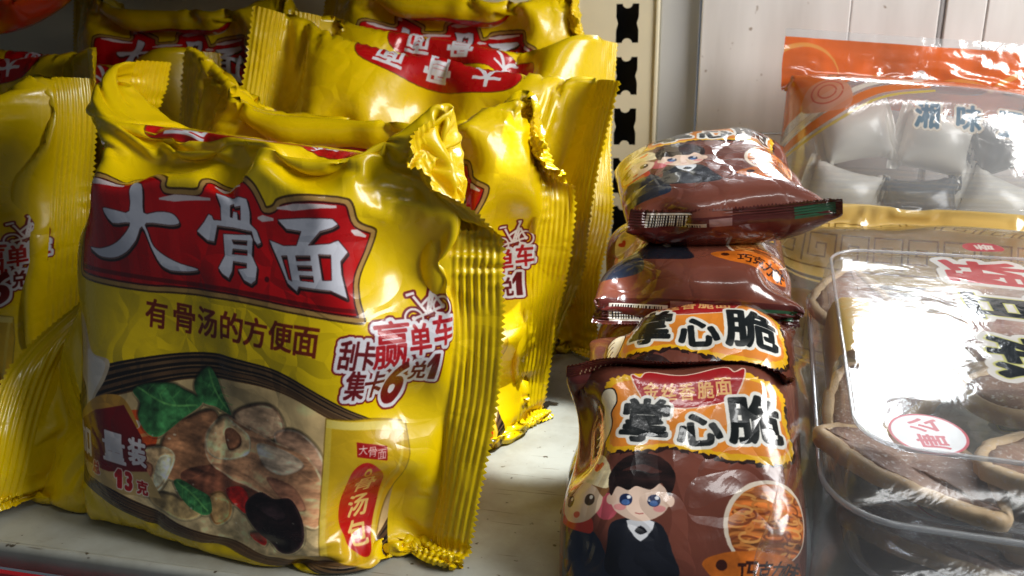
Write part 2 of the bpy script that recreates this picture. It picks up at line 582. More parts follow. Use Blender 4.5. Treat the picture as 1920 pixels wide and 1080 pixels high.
# ---- artwork of the yellow pack: millimetres, x along the pack, y up the front from the fold under it
def yellow_art():
    A = Art(214, 390, 5.0, np.array((226, 194, 2)) / 255)
    fine = A.noise(3.0, 0.30, 5); strand = A.noise(4.0, 0.35, 5, (2.2, .6)); blot = A.noise(9, .18, 4)
    # bowl of noodles
    clipx = (np.arange(A.W)[None, :] / A.s < 186).astype(np.float32) * np.ones((A.H, 1), np.float32)
    rim = spline([(36, 55), (42, 63), (56, 75), (74, 84.6), (95, 92), (114, 96.3), (130, 96.6), (144, 95), (164.5, 87), (190, 72), (200, 50), (195, 30), (168, 22), (151, 25), (124, 28.5), (93, 30.5), (57, 36.5), (38, 47)], 6)
    sp_ = spline([(58, 57), (64, 66), (73, 72), (84, 77), (95, 82), (107, 86), (120, 88.6), (134, 89.4), (146, 88.2), (158, 84), (180, 72), (188, 50), (180, 33), (158, 28), (140, 30), (117, 33), (79, 39), (64, 47)], 6)
    A.put(A.mask(rim) * clipx, (24, 18, 14))
    for t, wd, c in ((.10, .5, (128, 98, 62)), (.28, 1.1, (112, 84, 54)), (.48, .5, (140, 108, 70)), (.66, 1.3, (104, 76, 48)), (.84, .5, (132, 100, 64))):
        p = rim * (1 - t) + sp_ * t
        A.put(A.mask(ribbon(np.concatenate([p, p[:1]]), wd)) * clipx, c, .8)
    soup = A.mask(sp_) * clipx
    A.put(A.grow(soup, .5) * clipx, (84, 56, 30)); A.put(soup, (216, 186, 130), 1, blot)
    A.put(A.mask(ell(125, 44, 52, 13, -4)) * soup, (228, 202, 150), .7, fine)
    parts = []
    # ingredients
    for pts in (np.array([(72.1, 64.2), (80.6, 69.4), (91.0, 71.8), (96.0, 66.9), (93.6, 57.5), (82.2, 51.9), (70.8, 50.6)]),):
        A.fill(spline(pts), (238, 90, 30), 1, fine)
    A.fill(spline(np.array([(75.8, 63.3), (81.4, 66.7), (88.0, 67.9), (88.2, 65.3), (80.5, 61.6), (76.3, 61.3)])), (245, 227, 206), .9, fine)
    A.fill(spline(np.array([(73.9, 57.8), (92.3, 64.5), (92.3, 63.4), (73.9, 56.6)])), (245, 174, 104), .8)
    def leaf(pts, mid):
        p = spline(pts)
        parts.append(A.fill(p, (58, 118, 66), 1, fine))
        A.fill(ribbon(spline(mid, 6, False), .7), (111, 183, 97), .8)
        mid = np.asarray(mid)
        for i in range(1, 5):
            c = mid[0] + (mid[-1] - mid[0]) * i / 5
            for sg in (-1, 1):
                d = (mid[-1] - mid[0]); d = d / np.linalg.norm(d); nn = np.array((-d[1], d[0])) * sg
                A.fill(ribbon([c, c + d * 2.2 + nn * 3.2], .3), (99, 171, 88), .6)
    # meat and bones
    def lump(pts, col, edge=None, tex=strand, al=1):
        m = A.fill(spline(pts), col, al, tex); parts.append(m)
        if edge is not None: A.put(np.clip(m - A.grow(m, -.7), 0, 1), edge, .7, fine)
        return m
    lump(np.array([(99.6, 66.9), (108.6, 74.0), (117.0, 77.0), (119.3, 70.1), (115.8, 55.9), (102.3, 49.2), (96.8, 54.6)]), (174, 120, 81))
    lump(np.array([(105.7, 53.2), (121.9, 59.0), (139.9, 54.4), (148.1, 46.7), (141.0, 43.6), (122.7, 46.8), (109.4, 47.3)]), (136, 81, 57))
    lump(np.array([(124.9, 77.9), (134.0, 83.4), (141.1, 83.4), (145.1, 77.1), (138.4, 72.3), (129.1, 72.3)]), (227, 185, 143), (174, 129, 97))
    lump(np.array([(141.7, 75.6), (150.2, 77.7), (157.6, 71.9), (160.4, 61.5), (153.3, 63.0), (144.0, 69.4)]), (199, 153, 120), (245, 215, 185))
    lump(np.array([(114.2, 68.8), (121.1, 76.5), (130.8, 74.6), (141.9, 72.5), (154.4, 69.5), (161.0, 56.6), (159.4, 44.6), (149.7, 47.9), (138.1, 52.7), (126.3, 54.9), (116.0, 59.4)]), (215, 157, 113), (243, 199, 157))
    lump(np.array([(134.9, 69.8), (145.6, 70.4), (153.0, 66.8), (146.4, 61.8), (138.2, 62.8)]), (245, 222, 190), None, strand, .8)
    lump(np.array([(139.4, 59.2), (149.4, 58.7), (154.7, 51.3), (147.5, 51.6)]), (185, 120, 90), None, strand, .8)
    lump(np.array([(114.8, 69.0), (120.1, 75.9), (127.5, 73.8), (131.8, 70.7), (131.1, 64.9), (121.8, 60.9), (115.5, 62.5)]), (238, 194, 141), (245, 229, 185), fine)
    lump(np.array([(121.3, 70.6), (124.2, 72.7), (128.0, 70.6), (127.9, 67.2), (123.6, 65.1)]), (174, 113, 76), (139, 88, 57), fine)
    lump(np.array([(76.9, 48.3), (83.9, 55.6), (96.8, 60.8), (102.6, 58.5), (100.8, 51.4), (96.5, 44.1), (90.3, 40.3), (80.5, 41.7)]), (241, 199, 143), (245, 231, 187), fine)
    lump(np.array([(82.2, 49.3), (88.2, 53.4), (93.8, 53.3), (92.9, 48.3), (86.0, 44.6)]), (215, 139, 97), (174, 113, 76), fine)
    lump(np.array([(96.8, 56.5), (101.2, 57.3), (99.8, 51.1), (95.9, 45.2), (93.9, 46.2)]), (245, 234, 192), None, fine)
    lump(np.array([(116.7, 46.2), (121.4, 49.9), (126.0, 46.6), (125.2, 40.7), (119.4, 37.2)]), (229, 180, 113), (139, 90, 46), fine)
    lump(np.array([(92.4, 42.3), (102.4, 43.9), (114.3, 40.6), (107.5, 36.6), (95.0, 38.0)]), (174, 143, 88), None, fine, .7)
    lump(np.array([(123.7, 51.0), (128.8, 53.2), (132.6, 50.4), (131.9, 44.3), (126.8, 46.8)]), (220, 39, 30), None, fine)
    lump(np.array([(133.4, 37.0), (138.7, 38.1), (139.2, 33.4), (134.1, 34.1)]), (204, 39, 30), None, fine)
    lump(np.array([(131.6, 47.8), (137.1, 53.3), (142.9, 52.3), (149.1, 53.8), (153.8, 47.3), (153.9, 38.1), (147.5, 33.0), (139.8, 36.2), (133.8, 41.2)]), (39, 25, 25), (67, 46, 46), fine)
    lump(np.array([(135.7, 47.7), (142.1, 50.8), (147.9, 47.7), (143.6, 45.0)]), (71, 51, 53), None, fine, .7)
    leaf(np.array([(85.2, 77.9), (90.3, 81.4), (99.4, 83.3), (105.3, 81.8), (112.3, 79.2), (104.6, 71.6), (96.7, 64.2), (91.3, 64.6), (87.7, 69.4), (88.3, 74.3)]), np.array([(86.7, 79.6), (99.5, 75.9), (110.2, 77.5)]))
    leaf(np.array([(108.6, 83.2), (109.5, 87.6), (113.6, 91.6), (116.9, 88.6), (120.4, 82.4), (123.8, 77.1), (117.3, 78.5), (111.9, 79.1)]), np.array([(113.6, 90.7), (116.7, 83.9), (122.2, 78.2)]))
    leaf(np.array([(102.3, 48.6), (105.1, 50.2), (111.7, 48.5), (117.1, 46.8), (118.3, 41.6), (115.3, 39.8), (109.2, 41.8), (104.8, 45.0)]), np.array([(103.5, 49.0), (110.9, 45.9), (116.9, 41.5)]))
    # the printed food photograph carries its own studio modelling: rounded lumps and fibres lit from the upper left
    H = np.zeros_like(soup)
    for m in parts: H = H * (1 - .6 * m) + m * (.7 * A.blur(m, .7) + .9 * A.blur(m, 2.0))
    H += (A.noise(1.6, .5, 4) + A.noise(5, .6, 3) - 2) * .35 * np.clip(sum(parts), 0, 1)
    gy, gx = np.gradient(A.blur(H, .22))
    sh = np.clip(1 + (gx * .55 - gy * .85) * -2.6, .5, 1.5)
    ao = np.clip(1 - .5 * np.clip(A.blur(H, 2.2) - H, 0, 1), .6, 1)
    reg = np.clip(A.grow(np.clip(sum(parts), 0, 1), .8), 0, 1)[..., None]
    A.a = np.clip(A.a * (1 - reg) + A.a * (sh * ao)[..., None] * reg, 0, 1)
    for a in range(26):                                           # glints of fat in the broth
        x, y = A.rng.uniform(60, 160), A.rng.uniform(30, 82)
        A.put(A.mask(ell(x, y, A.rng.uniform(.2, .7), A.rng.uniform(.2, .4))) * soup, (245, 245, 220), .5)
    # porcelain spoon
    A.fill(spline(np.array([(40.6, 92.3), (46.8, 97.6), (52.6, 91.8), (52.9, 82.0), (60.6, 75.9), (52.6, 72.9), (43.5, 78.8)])), (112, 44, 18), 1)
    A.fill(spline(np.array([(42.7, 91.3), (50.1, 96.8), (57.0, 94.3), (64.8, 86.6), (74.5, 86.0), (73.3, 79.0), (67.3, 68.8), (66.2, 55.7), (63.4, 62.8), (61.4, 73.2), (52.0, 75.4), (44.7, 82.1)])), (206, 188, 158), 1, A.noise(20, .12, 2))
    A.fill(spline(np.array([(60.9, 85.7), (66.8, 85.6), (72.8, 84.7), (71.6, 79.4), (66.7, 70.6), (65.9, 63.5), (63.7, 70.8)])), (228, 220, 206), .9)
    # extra-weight flash
    A.fill(spline(np.array([(53.8, 59.3), (69.1, 71.8), (80.4, 74.7), (87.2, 67.4), (86.1, 64.8), (68.9, 64.3), (55.7, 57.7)])), (188, 138, 52))
    A.fill(np.array([(55.1, 58.6), (69.0, 67.3), (81.7, 72.0), (89.7, 62.3), (91.6, 49.5), (74.2, 45.5), (57.1, 45.7)]), (116, 14, 20), 1)
    A.fill(np.array([(56.4, 46.0), (74.2, 45.7), (91.6, 49.9), (97.5, 41.2), (81.3, 38.9), (62.0, 41.0)]), (196, 164, 104))
    def outl(shapes, col, rim, r=.6, rim2=None, r2=.4, bold=0.2):
        m = A.mask(*shapes)
        if bold: m = A.grow(m, bold)
        if r: 
            b = A.grow(m, r)
            if rim2: A.put(A.grow(b, r2), rim2)
            A.put(b, rim)
        A.put(m, col)
    def mid(*p): return np.mean(p, axis=0)
    outl([gbox('加', np.array([(60.0, 53.9)])[0], 9.5, 11)], (226, 220, 220), (90, 8, 14), .35, bold=.45)
    outl([gbox('量', np.array([(77.3, 55.6)])[0], 10, 11)], (226, 220, 220), (90, 8, 14), .35, bold=.45)
    outl([gbox('装', np.array([(87.6, 56.2)])[0], 7, 10)], (226, 220, 220), (90, 8, 14), .35, bold=.4)
    outl([gbox('总', np.array([(67.7, 45.4)])[0], 4, 4.5)], (170, 20, 26), (236, 226, 206), .35)
    for ch, q in zip('13', np.array([(78.8, 44.3), (83.3, 44.2)])): outl([gbox(ch, q, 2.6, 6.5)], (180, 18, 26), (240, 230, 214), .4, bold=.35)
    outl([gbox('克', np.array([(89.2, 43.2)])[0], 4.5, 5)], (170, 20, 26), (236, 226, 206), .35)
    # red title plaque
    plq = A.mask(spline(np.array([(54.2, 144.2), (55.2, 146.3), (59.0, 147.8), (68.9, 148.3), (75.7, 148.3), (75.3, 152.5), (77.8, 154.4), (82.7, 153.4), (89.8, 150.7), (94.0, 148.9), (94.7, 146.0), (100.5, 146.4), (106.5, 147.5), (106.5, 150.8), (108.4, 153.3), (112.0, 154.4), (119.7, 155.3), (124.7, 155.6), (127.9, 153.3), (131.4, 148.0), (132.6, 146.3), (135.1, 147.1), (136.6, 149.0), (140.6, 150.4), (149.7, 151.7), (157.9, 152.5), (160.5, 151.3), (163.2, 146.2), (169.1, 144.4), (170.3, 142.5), (169.1, 136.3), (165.6, 128.0), (165.8, 121.2), (167.5, 116.1), (166.7, 114.3), (156.3, 114.9), (138.7, 115.6), (119.8, 115.5), (99.6, 113.9), (89.8, 112.6), (71.6, 111.4), (56.9, 111.0), (53.3, 113.0), (53.7, 122.2), (54.0, 133.5)]), 4))
    A.put(A.grow(plq, .6), (70, 48, 14)); A.put(plq, (168, 132, 72))
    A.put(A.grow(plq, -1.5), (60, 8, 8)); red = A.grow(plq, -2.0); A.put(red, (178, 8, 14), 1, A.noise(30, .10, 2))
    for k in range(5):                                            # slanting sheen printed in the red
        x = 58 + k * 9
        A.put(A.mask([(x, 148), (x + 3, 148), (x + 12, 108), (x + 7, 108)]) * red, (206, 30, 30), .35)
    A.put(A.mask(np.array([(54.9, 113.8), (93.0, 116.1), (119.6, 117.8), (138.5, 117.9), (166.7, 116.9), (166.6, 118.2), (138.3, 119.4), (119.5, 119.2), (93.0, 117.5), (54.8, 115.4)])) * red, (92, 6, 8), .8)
    for a, b in (((59.3, 145.3),(77.6, 145.6)),((92.1, 142.4),(111.7, 145.7)),((110.5, 151.2),(123.4, 152.5)),((136.4, 146.6),(156.2, 149.7)),((129.6, 142.9),(135.5, 143.1)),((161.4, 143.3),(167.1, 141.7)),((76.9, 152.2),(79.6, 151.2))):
        p = np.array([a, b]); A.fill(ribbon([p[0], p[0] * .7 + p[1] * .3, p[1]], [.6, 2.2, .8]), (214, 200, 200))
    da = spline(np.array([(70.6, 137.0), (75.8, 137.0), (81.0, 137.4), (80.5, 146.6), (81.6, 147.5), (83.6, 146.7), (85.7, 145.2), (86.4, 137.5), (91.3, 138.2), (95.3, 138.7), (98.5, 138.2), (100.5, 136.5), (99.7, 135.6), (96.5, 134.9), (87.7, 134.3), (88.5, 131.5), (91.0, 127.4), (95.7, 125.0), (102.1, 123.5), (108.8, 122.9), (105.3, 121.6), (99.2, 120.8), (96.8, 121.0), (93.9, 122.2), (90.3, 126.6), (86.1, 133.0), (83.9, 128.2), (79.8, 123.7), (74.1, 120.9), (67.8, 120.2), (64.2, 120.9), (61.0, 122.3), (67.2, 122.9), (73.9, 125.3), (78.8, 129.0), (81.4, 133.6), (74.3, 132.6)]), 3)
    gu = [np.array([(113.4, 148.1), (119.0, 148.0), (122.7, 148.8), (125.4, 148.4), (126.6, 144.5), (126.9, 140.8), (129.5, 139.0), (131.4, 135.4), (130.2, 134.6), (128.9, 135.9), (127.8, 138.5), (121.5, 138.7), (115.1, 138.2), (114.4, 132.9), (111.5, 132.9), (107.7, 134.9), (110.1, 138.2), (111.6, 141.0), (112.8, 140.8), (113.6, 139.6), (116.5, 140.0), (115.8, 144.7)])]
    gh = [np.array([(119.3, 145.7), (120.6, 146.5), (121.0, 145.5), (123.1, 146.1), (123.5, 141.4), (122.4, 141.5), (122.0, 143.8), (120.6, 143.9), (120.5, 141.7), (119.6, 141.8)])]
    gu2 = [np.array([(117.6, 135.9), (127.5, 137.3), (128.3, 136.1), (128.5, 130.8), (130.7, 127.4), (130.5, 123.2), (129.0, 121.8), (126.3, 122.6), (123.8, 125.6), (127.0, 126.5), (126.9, 128.1), (121.8, 127.9), (121.7, 124.7), (120.6, 122.2), (118.2, 123.2), (116.6, 124.8), (118.7, 129.1)])]
    gh2 = [np.array([(120.8, 134.7), (126.5, 135.3), (126.5, 133.7), (121.5, 133.3)]), np.array([(121.4, 131.9), (126.8, 132.3), (126.9, 130.5), (121.2, 130.0)])]
    mi = [np.array([(136.9, 143.2), (146.0, 144.7), (155.2, 145.9), (157.0, 144.6), (155.5, 143.4), (151.8, 141.7), (148.2, 136.9), (155.0, 138.4), (157.5, 139.7), (160.9, 136.3), (158.6, 133.3), (159.2, 129.2), (161.6, 121.6), (156.1, 123.9), (146.1, 123.9), (145.5, 122.2), (142.1, 124.3), (138.6, 130.0), (134.4, 136.6), (139.6, 135.5), (144.2, 136.2), (145.5, 140.8), (140.1, 140.8)])]
    mh = [np.array([(139.0, 132.4), (141.1, 132.8), (143.7, 125.0), (142.2, 125.5)]), np.array([(144.0, 133.2), (149.2, 134.0), (149.5, 132.4), (144.5, 131.5)]), np.array([(144.9, 130.3), (149.9, 131.0), (150.3, 129.3), (145.4, 128.7)]), np.array([(145.9, 127.4), (150.6, 127.9), (151.0, 125.9), (146.4, 125.7)]), np.array([(151.7, 134.8), (155.6, 135.1), (156.4, 127.0), (153.5, 126.7)])]
    ch = A.mask(da)
    ch = np.maximum(ch, np.clip(A.mask(*gu) - A.mask(*gh), 0, 1)); ch = np.maximum(ch, np.clip(A.mask(*gu2) - A.mask(*gh2), 0, 1))
    ch = np.maximum(ch, np.clip(A.mask(*mi) - A.mask(*mh), 0, 1))
    k = int(A.s * .8)
    A.put(np.roll(np.roll(A.grow(ch, .45), -k, 0), k // 2, 1), (40, 22, 22)); A.put(np.roll(np.roll(ch, -k // 2, 0), k // 4, 1), (186, 168, 150))
    A.put(A.grow(ch, .15), (60, 30, 34)); A.put(ch, (206, 208, 218))
    A.fill(ell(*np.array([(134.6, 124.2)])[0], .9, .9), (90, 4, 10))
    # subtitle
    for c, q in zip('有骨汤的方便面', np.array([(92.2, 105.3), (103.1, 105.7), (112.8, 106.2), (122.7, 106.7), (131.7, 106.6), (140.9, 107.0), (149.6, 106.7)])):
        A.put(A.grow(A.mask(gbox(c, q, 8.2, 9.2)), .28), (112, 34, 8))
    # promotion flash
    fl = [('刮', (163.6, 104.1), 5.4, 9, 0), ('卡', (169.3, 104.2), 5.6, 8.5, 0), ('赢', (177.6, 108.0), 12.5, 14.5, 8), ('单', (187.4, 110.1), 7.2, 9.5, 10), ('车', (195.6, 113.3), 7.2, 9.5, 12), ('集', (167.0, 94.5), 6.2, 9.5, 0), ('卡', (173.7, 94.6), 7.2, 9.5, 0), ('兑', (188.9, 98.9), 5.4, 8, 10), ('1', (193.4, 100.4), 3.6, 10, 8)]
    ms = [(c, A.grow(A.mask(gbox(c, q, w, h, r, .08)), .12 if c == '赢' else .22)) for (c, _, w, h, r), q in zip(fl, [f[1] for f in fl])]
    six = A.grow(A.mask(gbox('6', np.array([(181.9, 94.4)])[0], 7.0, 15.5, 0, .1)), .6)
    allm = six.copy()
    for _, m in ms: allm = np.maximum(allm, m)
    wh = A.grow(allm, 1.25)
    bike = []
    w1, w2 = np.array([(185.4, 116.6)])[0], np.array([(195.2, 121.2)])[0]
    for c in (w1, w2): bike.append(np.concatenate([closed(ell(*c, 3.5, 3.5)), closed(ell(*c, 2.7, 2.7))])); bike.append(closed(ell(*c, .8, .8)))
    for a, b in (((185.4, 116.6),(190.0, 118.5)),((190.0, 118.5),(185.3, 123.9)),((182.8, 124.0),(185.7, 124.9)),((190.0, 118.5),(191.3, 128.0)),((190.2, 127.9),(191.7, 128.5)),((187.9, 120.9),(191.9, 125.3)),((191.9, 125.3),(195.2, 121.2)),((190.0, 118.5),(195.2, 121.2)),((191.9, 125.3),(191.0, 119.3))):
        bike.append(closed(ribbon([a, b], .95)))
    bk = A.mask(*bike)
    A.put(A.grow(bk, .7), (110, 16, 22)); A.put(A.grow(wh, .55), (110, 16, 22)); A.put(wh, (214, 214, 220)); A.put(bk, (220, 214, 214))
    for c, m in ms: A.put(m, (168, 22, 30) if c in '赢单车' else (98, 18, 22))
    A.put(six, (112, 14, 20))
    # soup sachet
    sa = np.array([(159.0, 83.1), (171.7, 82.5), (187.4, 80.2), (187.8, 70.0), (185.3, 52.4), (179.6, 23.5), (168.9, 27.3), (159.6, 31.1)])
    A.put(A.grow(A.mask(sa), .5), (120, 92, 10), .7)
    A.fill(sa, (206, 168, 22), 1, A.noise(14, .10, 3))
    A.fill(np.array([(159.0, 83.1), (187.4, 80.2), (187.3, 77.5), (159.1, 80.3)]), (222, 206, 120), .8); A.fill(np.array([(159.0, 83.1), (160.8, 83.0), (161.9, 30.8), (159.6, 31.1)]), (218, 196, 90), .6)
    A.fill(np.array([(185.6, 78.0), (186.5, 77.9), (180.3, 25.6), (179.1, 26.1)]), (228, 204, 96), .6)
    A.fill(spline(np.array([(172.7, 68.3), (177.5, 65.5), (180.8, 59.9), (181.7, 48.8), (180.6, 39.7), (177.7, 29.7), (174.2, 29.6), (169.7, 35.3), (167.4, 45.7), (167.2, 56.7), (168.6, 65.1)])), (178, 18, 16))
    A.fill(ell(*np.array([(174.3, 63.7)])[0], 1.3, 2.2), (214, 172, 60)); A.fill(ell(*np.array([(174.3, 63.4)])[0], .7, 1.2), (178, 18, 16))
    for c, q in zip('骨汤包', np.array([(175.2, 56.4), (175.0, 46.4), (174.7, 37.1)])): A.put(A.grow(A.mask(gbox(c, q, 7.2, 8.0)), .2), (222, 190, 110))
    A.fill(np.array([(169.1, 75.4), (179.8, 73.1), (180.0, 68.4), (169.6, 70.5)]), (150, 16, 16), 1)
    for c, q in zip('大骨面', np.array([(171.4, 72.7), (174.7, 71.8), (178.0, 70.7)])): A.put(A.grow(A.mask(gbox(c, q, 3, 3.2)), .1), (226, 210, 200))
    # the title again on the top panel, read from behind
    strip = spline([(66, 184), (92, 181.5), (120, 181), (150, 184), (151, 195), (124, 197), (119, 200), (98, 200), (95, 196), (65, 195)], 5)
    A.fill(strip, (100, 60, 20), 1, None, .5); A.fill(strip, (176, 10, 18))
    for c, x in zip('大骨面', (136, 108, 81)): A.put(A.grow(A.mask(gbox(c, (x, 190), 15, 11, 180)), .5), (214, 214, 222))
    return A.image('yellow_pack_print')

# ------------------------------------------------------------------ yellow noodle packs
NS = 6
Y_L, Y_S, Y_C = 0.186, 0.017, 0.390


def floor_plane(loc, rot):
    m = Euler([R(a) for a in rot]).to_matrix()
    n = np.array(m.inverted() @ Vector((0, 0, 1)))
    return n, 0.0006 - loc[2]


def push_fn(lt, lb, rt, rb, zt=0.03, tipr=(0, 0, 0), tipl=(0, 0, 0)):
    """sideways force on the end seals: left top, left bottom, right top, right bottom (towards the back is positive)."""
    def f(P, xr, L, t):
        F = np.zeros_like(P)
        z = P[..., 2]
        wl = np.clip((-xr - L / 2) / 0.006 + 0.3, 0, 1)[None, :]
        wr = np.clip((xr - L / 2) / 0.006 + 0.3, 0, 1)[None, :]
        a = 1 / (1 + np.exp(-(z - zt) / 0.012))
        F[..., 1] = wl * (a * lt + (1 - a) * lb) + wr * (a * rt + (1 - a) * rb)
        tp = np.clip((z - .045) / .04, 0, 1)
        F += (wr * tp)[..., None] * np.array(tipr) + (wl * tp)[..., None] * np.array(tipl)
        return F
    return f


A_LOC, A_ROT = (0.0130, 0.0440, 0.0705), (-9, 5.5, -5)


def pokes(seed, d, r, n=5, y=-.026, zr=(.050, .064), x0=-.044, x1=.044):
    g = np.random.default_rng(seed)
    return [(x0 + (x1 - x0) * (k + .5) / n + g.uniform(-.006, .006), y, g.uniform(*zr), r * g.uniform(.8, 1.25), d) for k in range(n)]


CR_A = pokes(2, .021, .008, 4, zr=(.057, .068)) + pokes(3, -.010, .008, 5) + [(.066, -.012, .035, .012, .006), (.068, -.010, -.01, .010, .004), (.064, -.014, -.05, .010, .006), (-.064, -.012, .05, .010, .012)]
PA, XR = film_pack(Y_L, Y_S, Y_C, (.102, .048, .110), 92, 192, NS, 11, iters=300, slackx=.95, press=.00002, noise=.0115,
                   bend=.012, lat=(17, 11), top=.069, brick_dz=-.014, yclamp=.031, floor=floor_plane(A_LOC, A_ROT),
                   seal_push=push_fn(.5, -.5, .05, -.06, -.02, (-.34, -.30, -.30), (.2, 0, 0)), front_calm=.88, crumple=CR_A)


def film_mat(name, img, rough=0.27, coat=0.25, bump=0.10, sat_spec=0.5, crease=8.0):
    """glossy printed plastic film: the print comes from artwork painted above, micro creases from noise."""
    m, nt, b = mat_new(name)
    uv = N(nt, 'ShaderNodeUVMap')
    ti = N(nt, 'ShaderNodeTexImage', image=img, interpolation='Cubic')
    nt.links.new(uv.outputs[0], ti.inputs[0])
    nt.links.new(ti.outputs[0], b.inputs['Base Color'])
    b.inputs['Specular IOR Level'].default_value = sat_spec
    b.inputs['Coat Weight'].default_value = coat
    b.inputs['Coat Roughness'].default_value = 0.06
    tc = N(nt, 'ShaderNodeTexCoord')
    n1 = N(nt, 'ShaderNodeTexNoise', Scale=55, Detail=3, Distortion=1.2)
    n2 = N(nt, 'ShaderNodeTexNoise', Scale=420, Detail=2)
    ad = N(nt, 'ShaderNodeMath', operation='MULTIPLY_ADD'); ad.inputs[1].default_value = 0.15
    nt.links.new(tc.outputs['Object'], n1.inputs['Vector']); nt.links.new(tc.outputs['Object'], n2.inputs['Vector'])
    nt.links.new(n2.outputs['Fac'], ad.inputs[0]); nt.links.new(n1.outputs['Fac'], ad.inputs[2])
    # crumpled facets: warped cell edges, only in patches
    wv = N(nt, 'ShaderNodeTexNoise', Scale=26, Detail=2)
    wm = N(nt, 'ShaderNodeMix', data_type='VECTOR'); wm.inputs[0].default_value = 0.05
    nt.links.new(tc.outputs['Object'], wv.inputs['Vector']); nt.links.new(tc.outputs['Object'], wm.inputs[4]); nt.links.new(wv.outputs['Color'], wm.inputs[5])
    hs = []
    for sc, wgt in ((58, 1.0),):
        vo = N(nt, 'ShaderNodeTexVoronoi', feature='DISTANCE_TO_EDGE', Scale=sc)
        nt.links.new(wm.outputs[1], vo.inputs['Vector'])
        mu = N(nt, 'ShaderNodeMath', operation='MULTIPLY'); mu.inputs[1].default_value = wgt
        nt.links.new(vo.outputs['Distance'], mu.inputs[0]); hs.append(mu)
    sm = hs[0]
    mk = N(nt, 'ShaderNodeMapRange'); mk.inputs['From Min'].default_value = .42; mk.inputs['From Max'].default_value = .62
    n3 = N(nt, 'ShaderNodeTexNoise', Scale=17, Detail=1); nt.links.new(tc.outputs['Object'], n3.inputs['Vector']); nt.links.new(n3.outputs['Fac'], mk.inputs[0])
    mm = N(nt, 'ShaderNodeMath', operation='MULTIPLY'); nt.links.new(sm.outputs[0], mm.inputs[0]); nt.links.new(mk.outputs[0], mm.inputs[1])
    ad2 = N(nt, 'ShaderNodeMath', operation='MULTIPLY_ADD'); ad2.inputs[1].default_value = crease
    nt.links.new(mm.outputs[0], ad2.inputs[0]); nt.links.new(ad.outputs[0], ad2.inputs[2]); ad = ad2
    bp = N(nt, 'ShaderNodeBump', Strength=bump, Distance=0.003)
    nt.links.new(ad.outputs[0], bp.inputs['Height'])
    nt.links.new(bp.outputs['Normal'], b.inputs['Normal']); nt.links.new(bp.outputs['Normal'], b.inputs['Coat Normal'])
    mr = N(nt, 'ShaderNodeMapRange'); mr.inputs['To Min'].default_value = rough * 0.7; mr.inputs['To Max'].default_value = rough * 1.4
    nt.links.new(n1.outputs['Fac'], mr.inputs[0]); nt.links.new(mr.outputs[0], b.inputs['Roughness'])
    return m


M_YELLOW = film_mat('yellow_film', yellow_art())


# ---- artwork of the brown snack pack: x across the front 0..91, y up from the lower seal 0..120
class NatArt(Art):
    """canvas whose x runs round the girth from -g to g (front is 0..g) and y along the pack."""
    def __init__(self, g, lt, s, col):
        super().__init__(2 * g, lt, s, col); self.g = g
    def mask(self, *shapes, ss=3):
        return super().mask(*[np.asarray(e, float) + (self.g, 0) for e in shapes], ss=ss)
    def image(self, name):
        self.a = np.ascontiguousarray(self.a.transpose(1, 0, 2)[::-1])
        if self.al is not None: self.al = np.ascontiguousarray(self.al.T[::-1])
        self.H, self.W = self.a.shape[:2]
        return super().image(name)


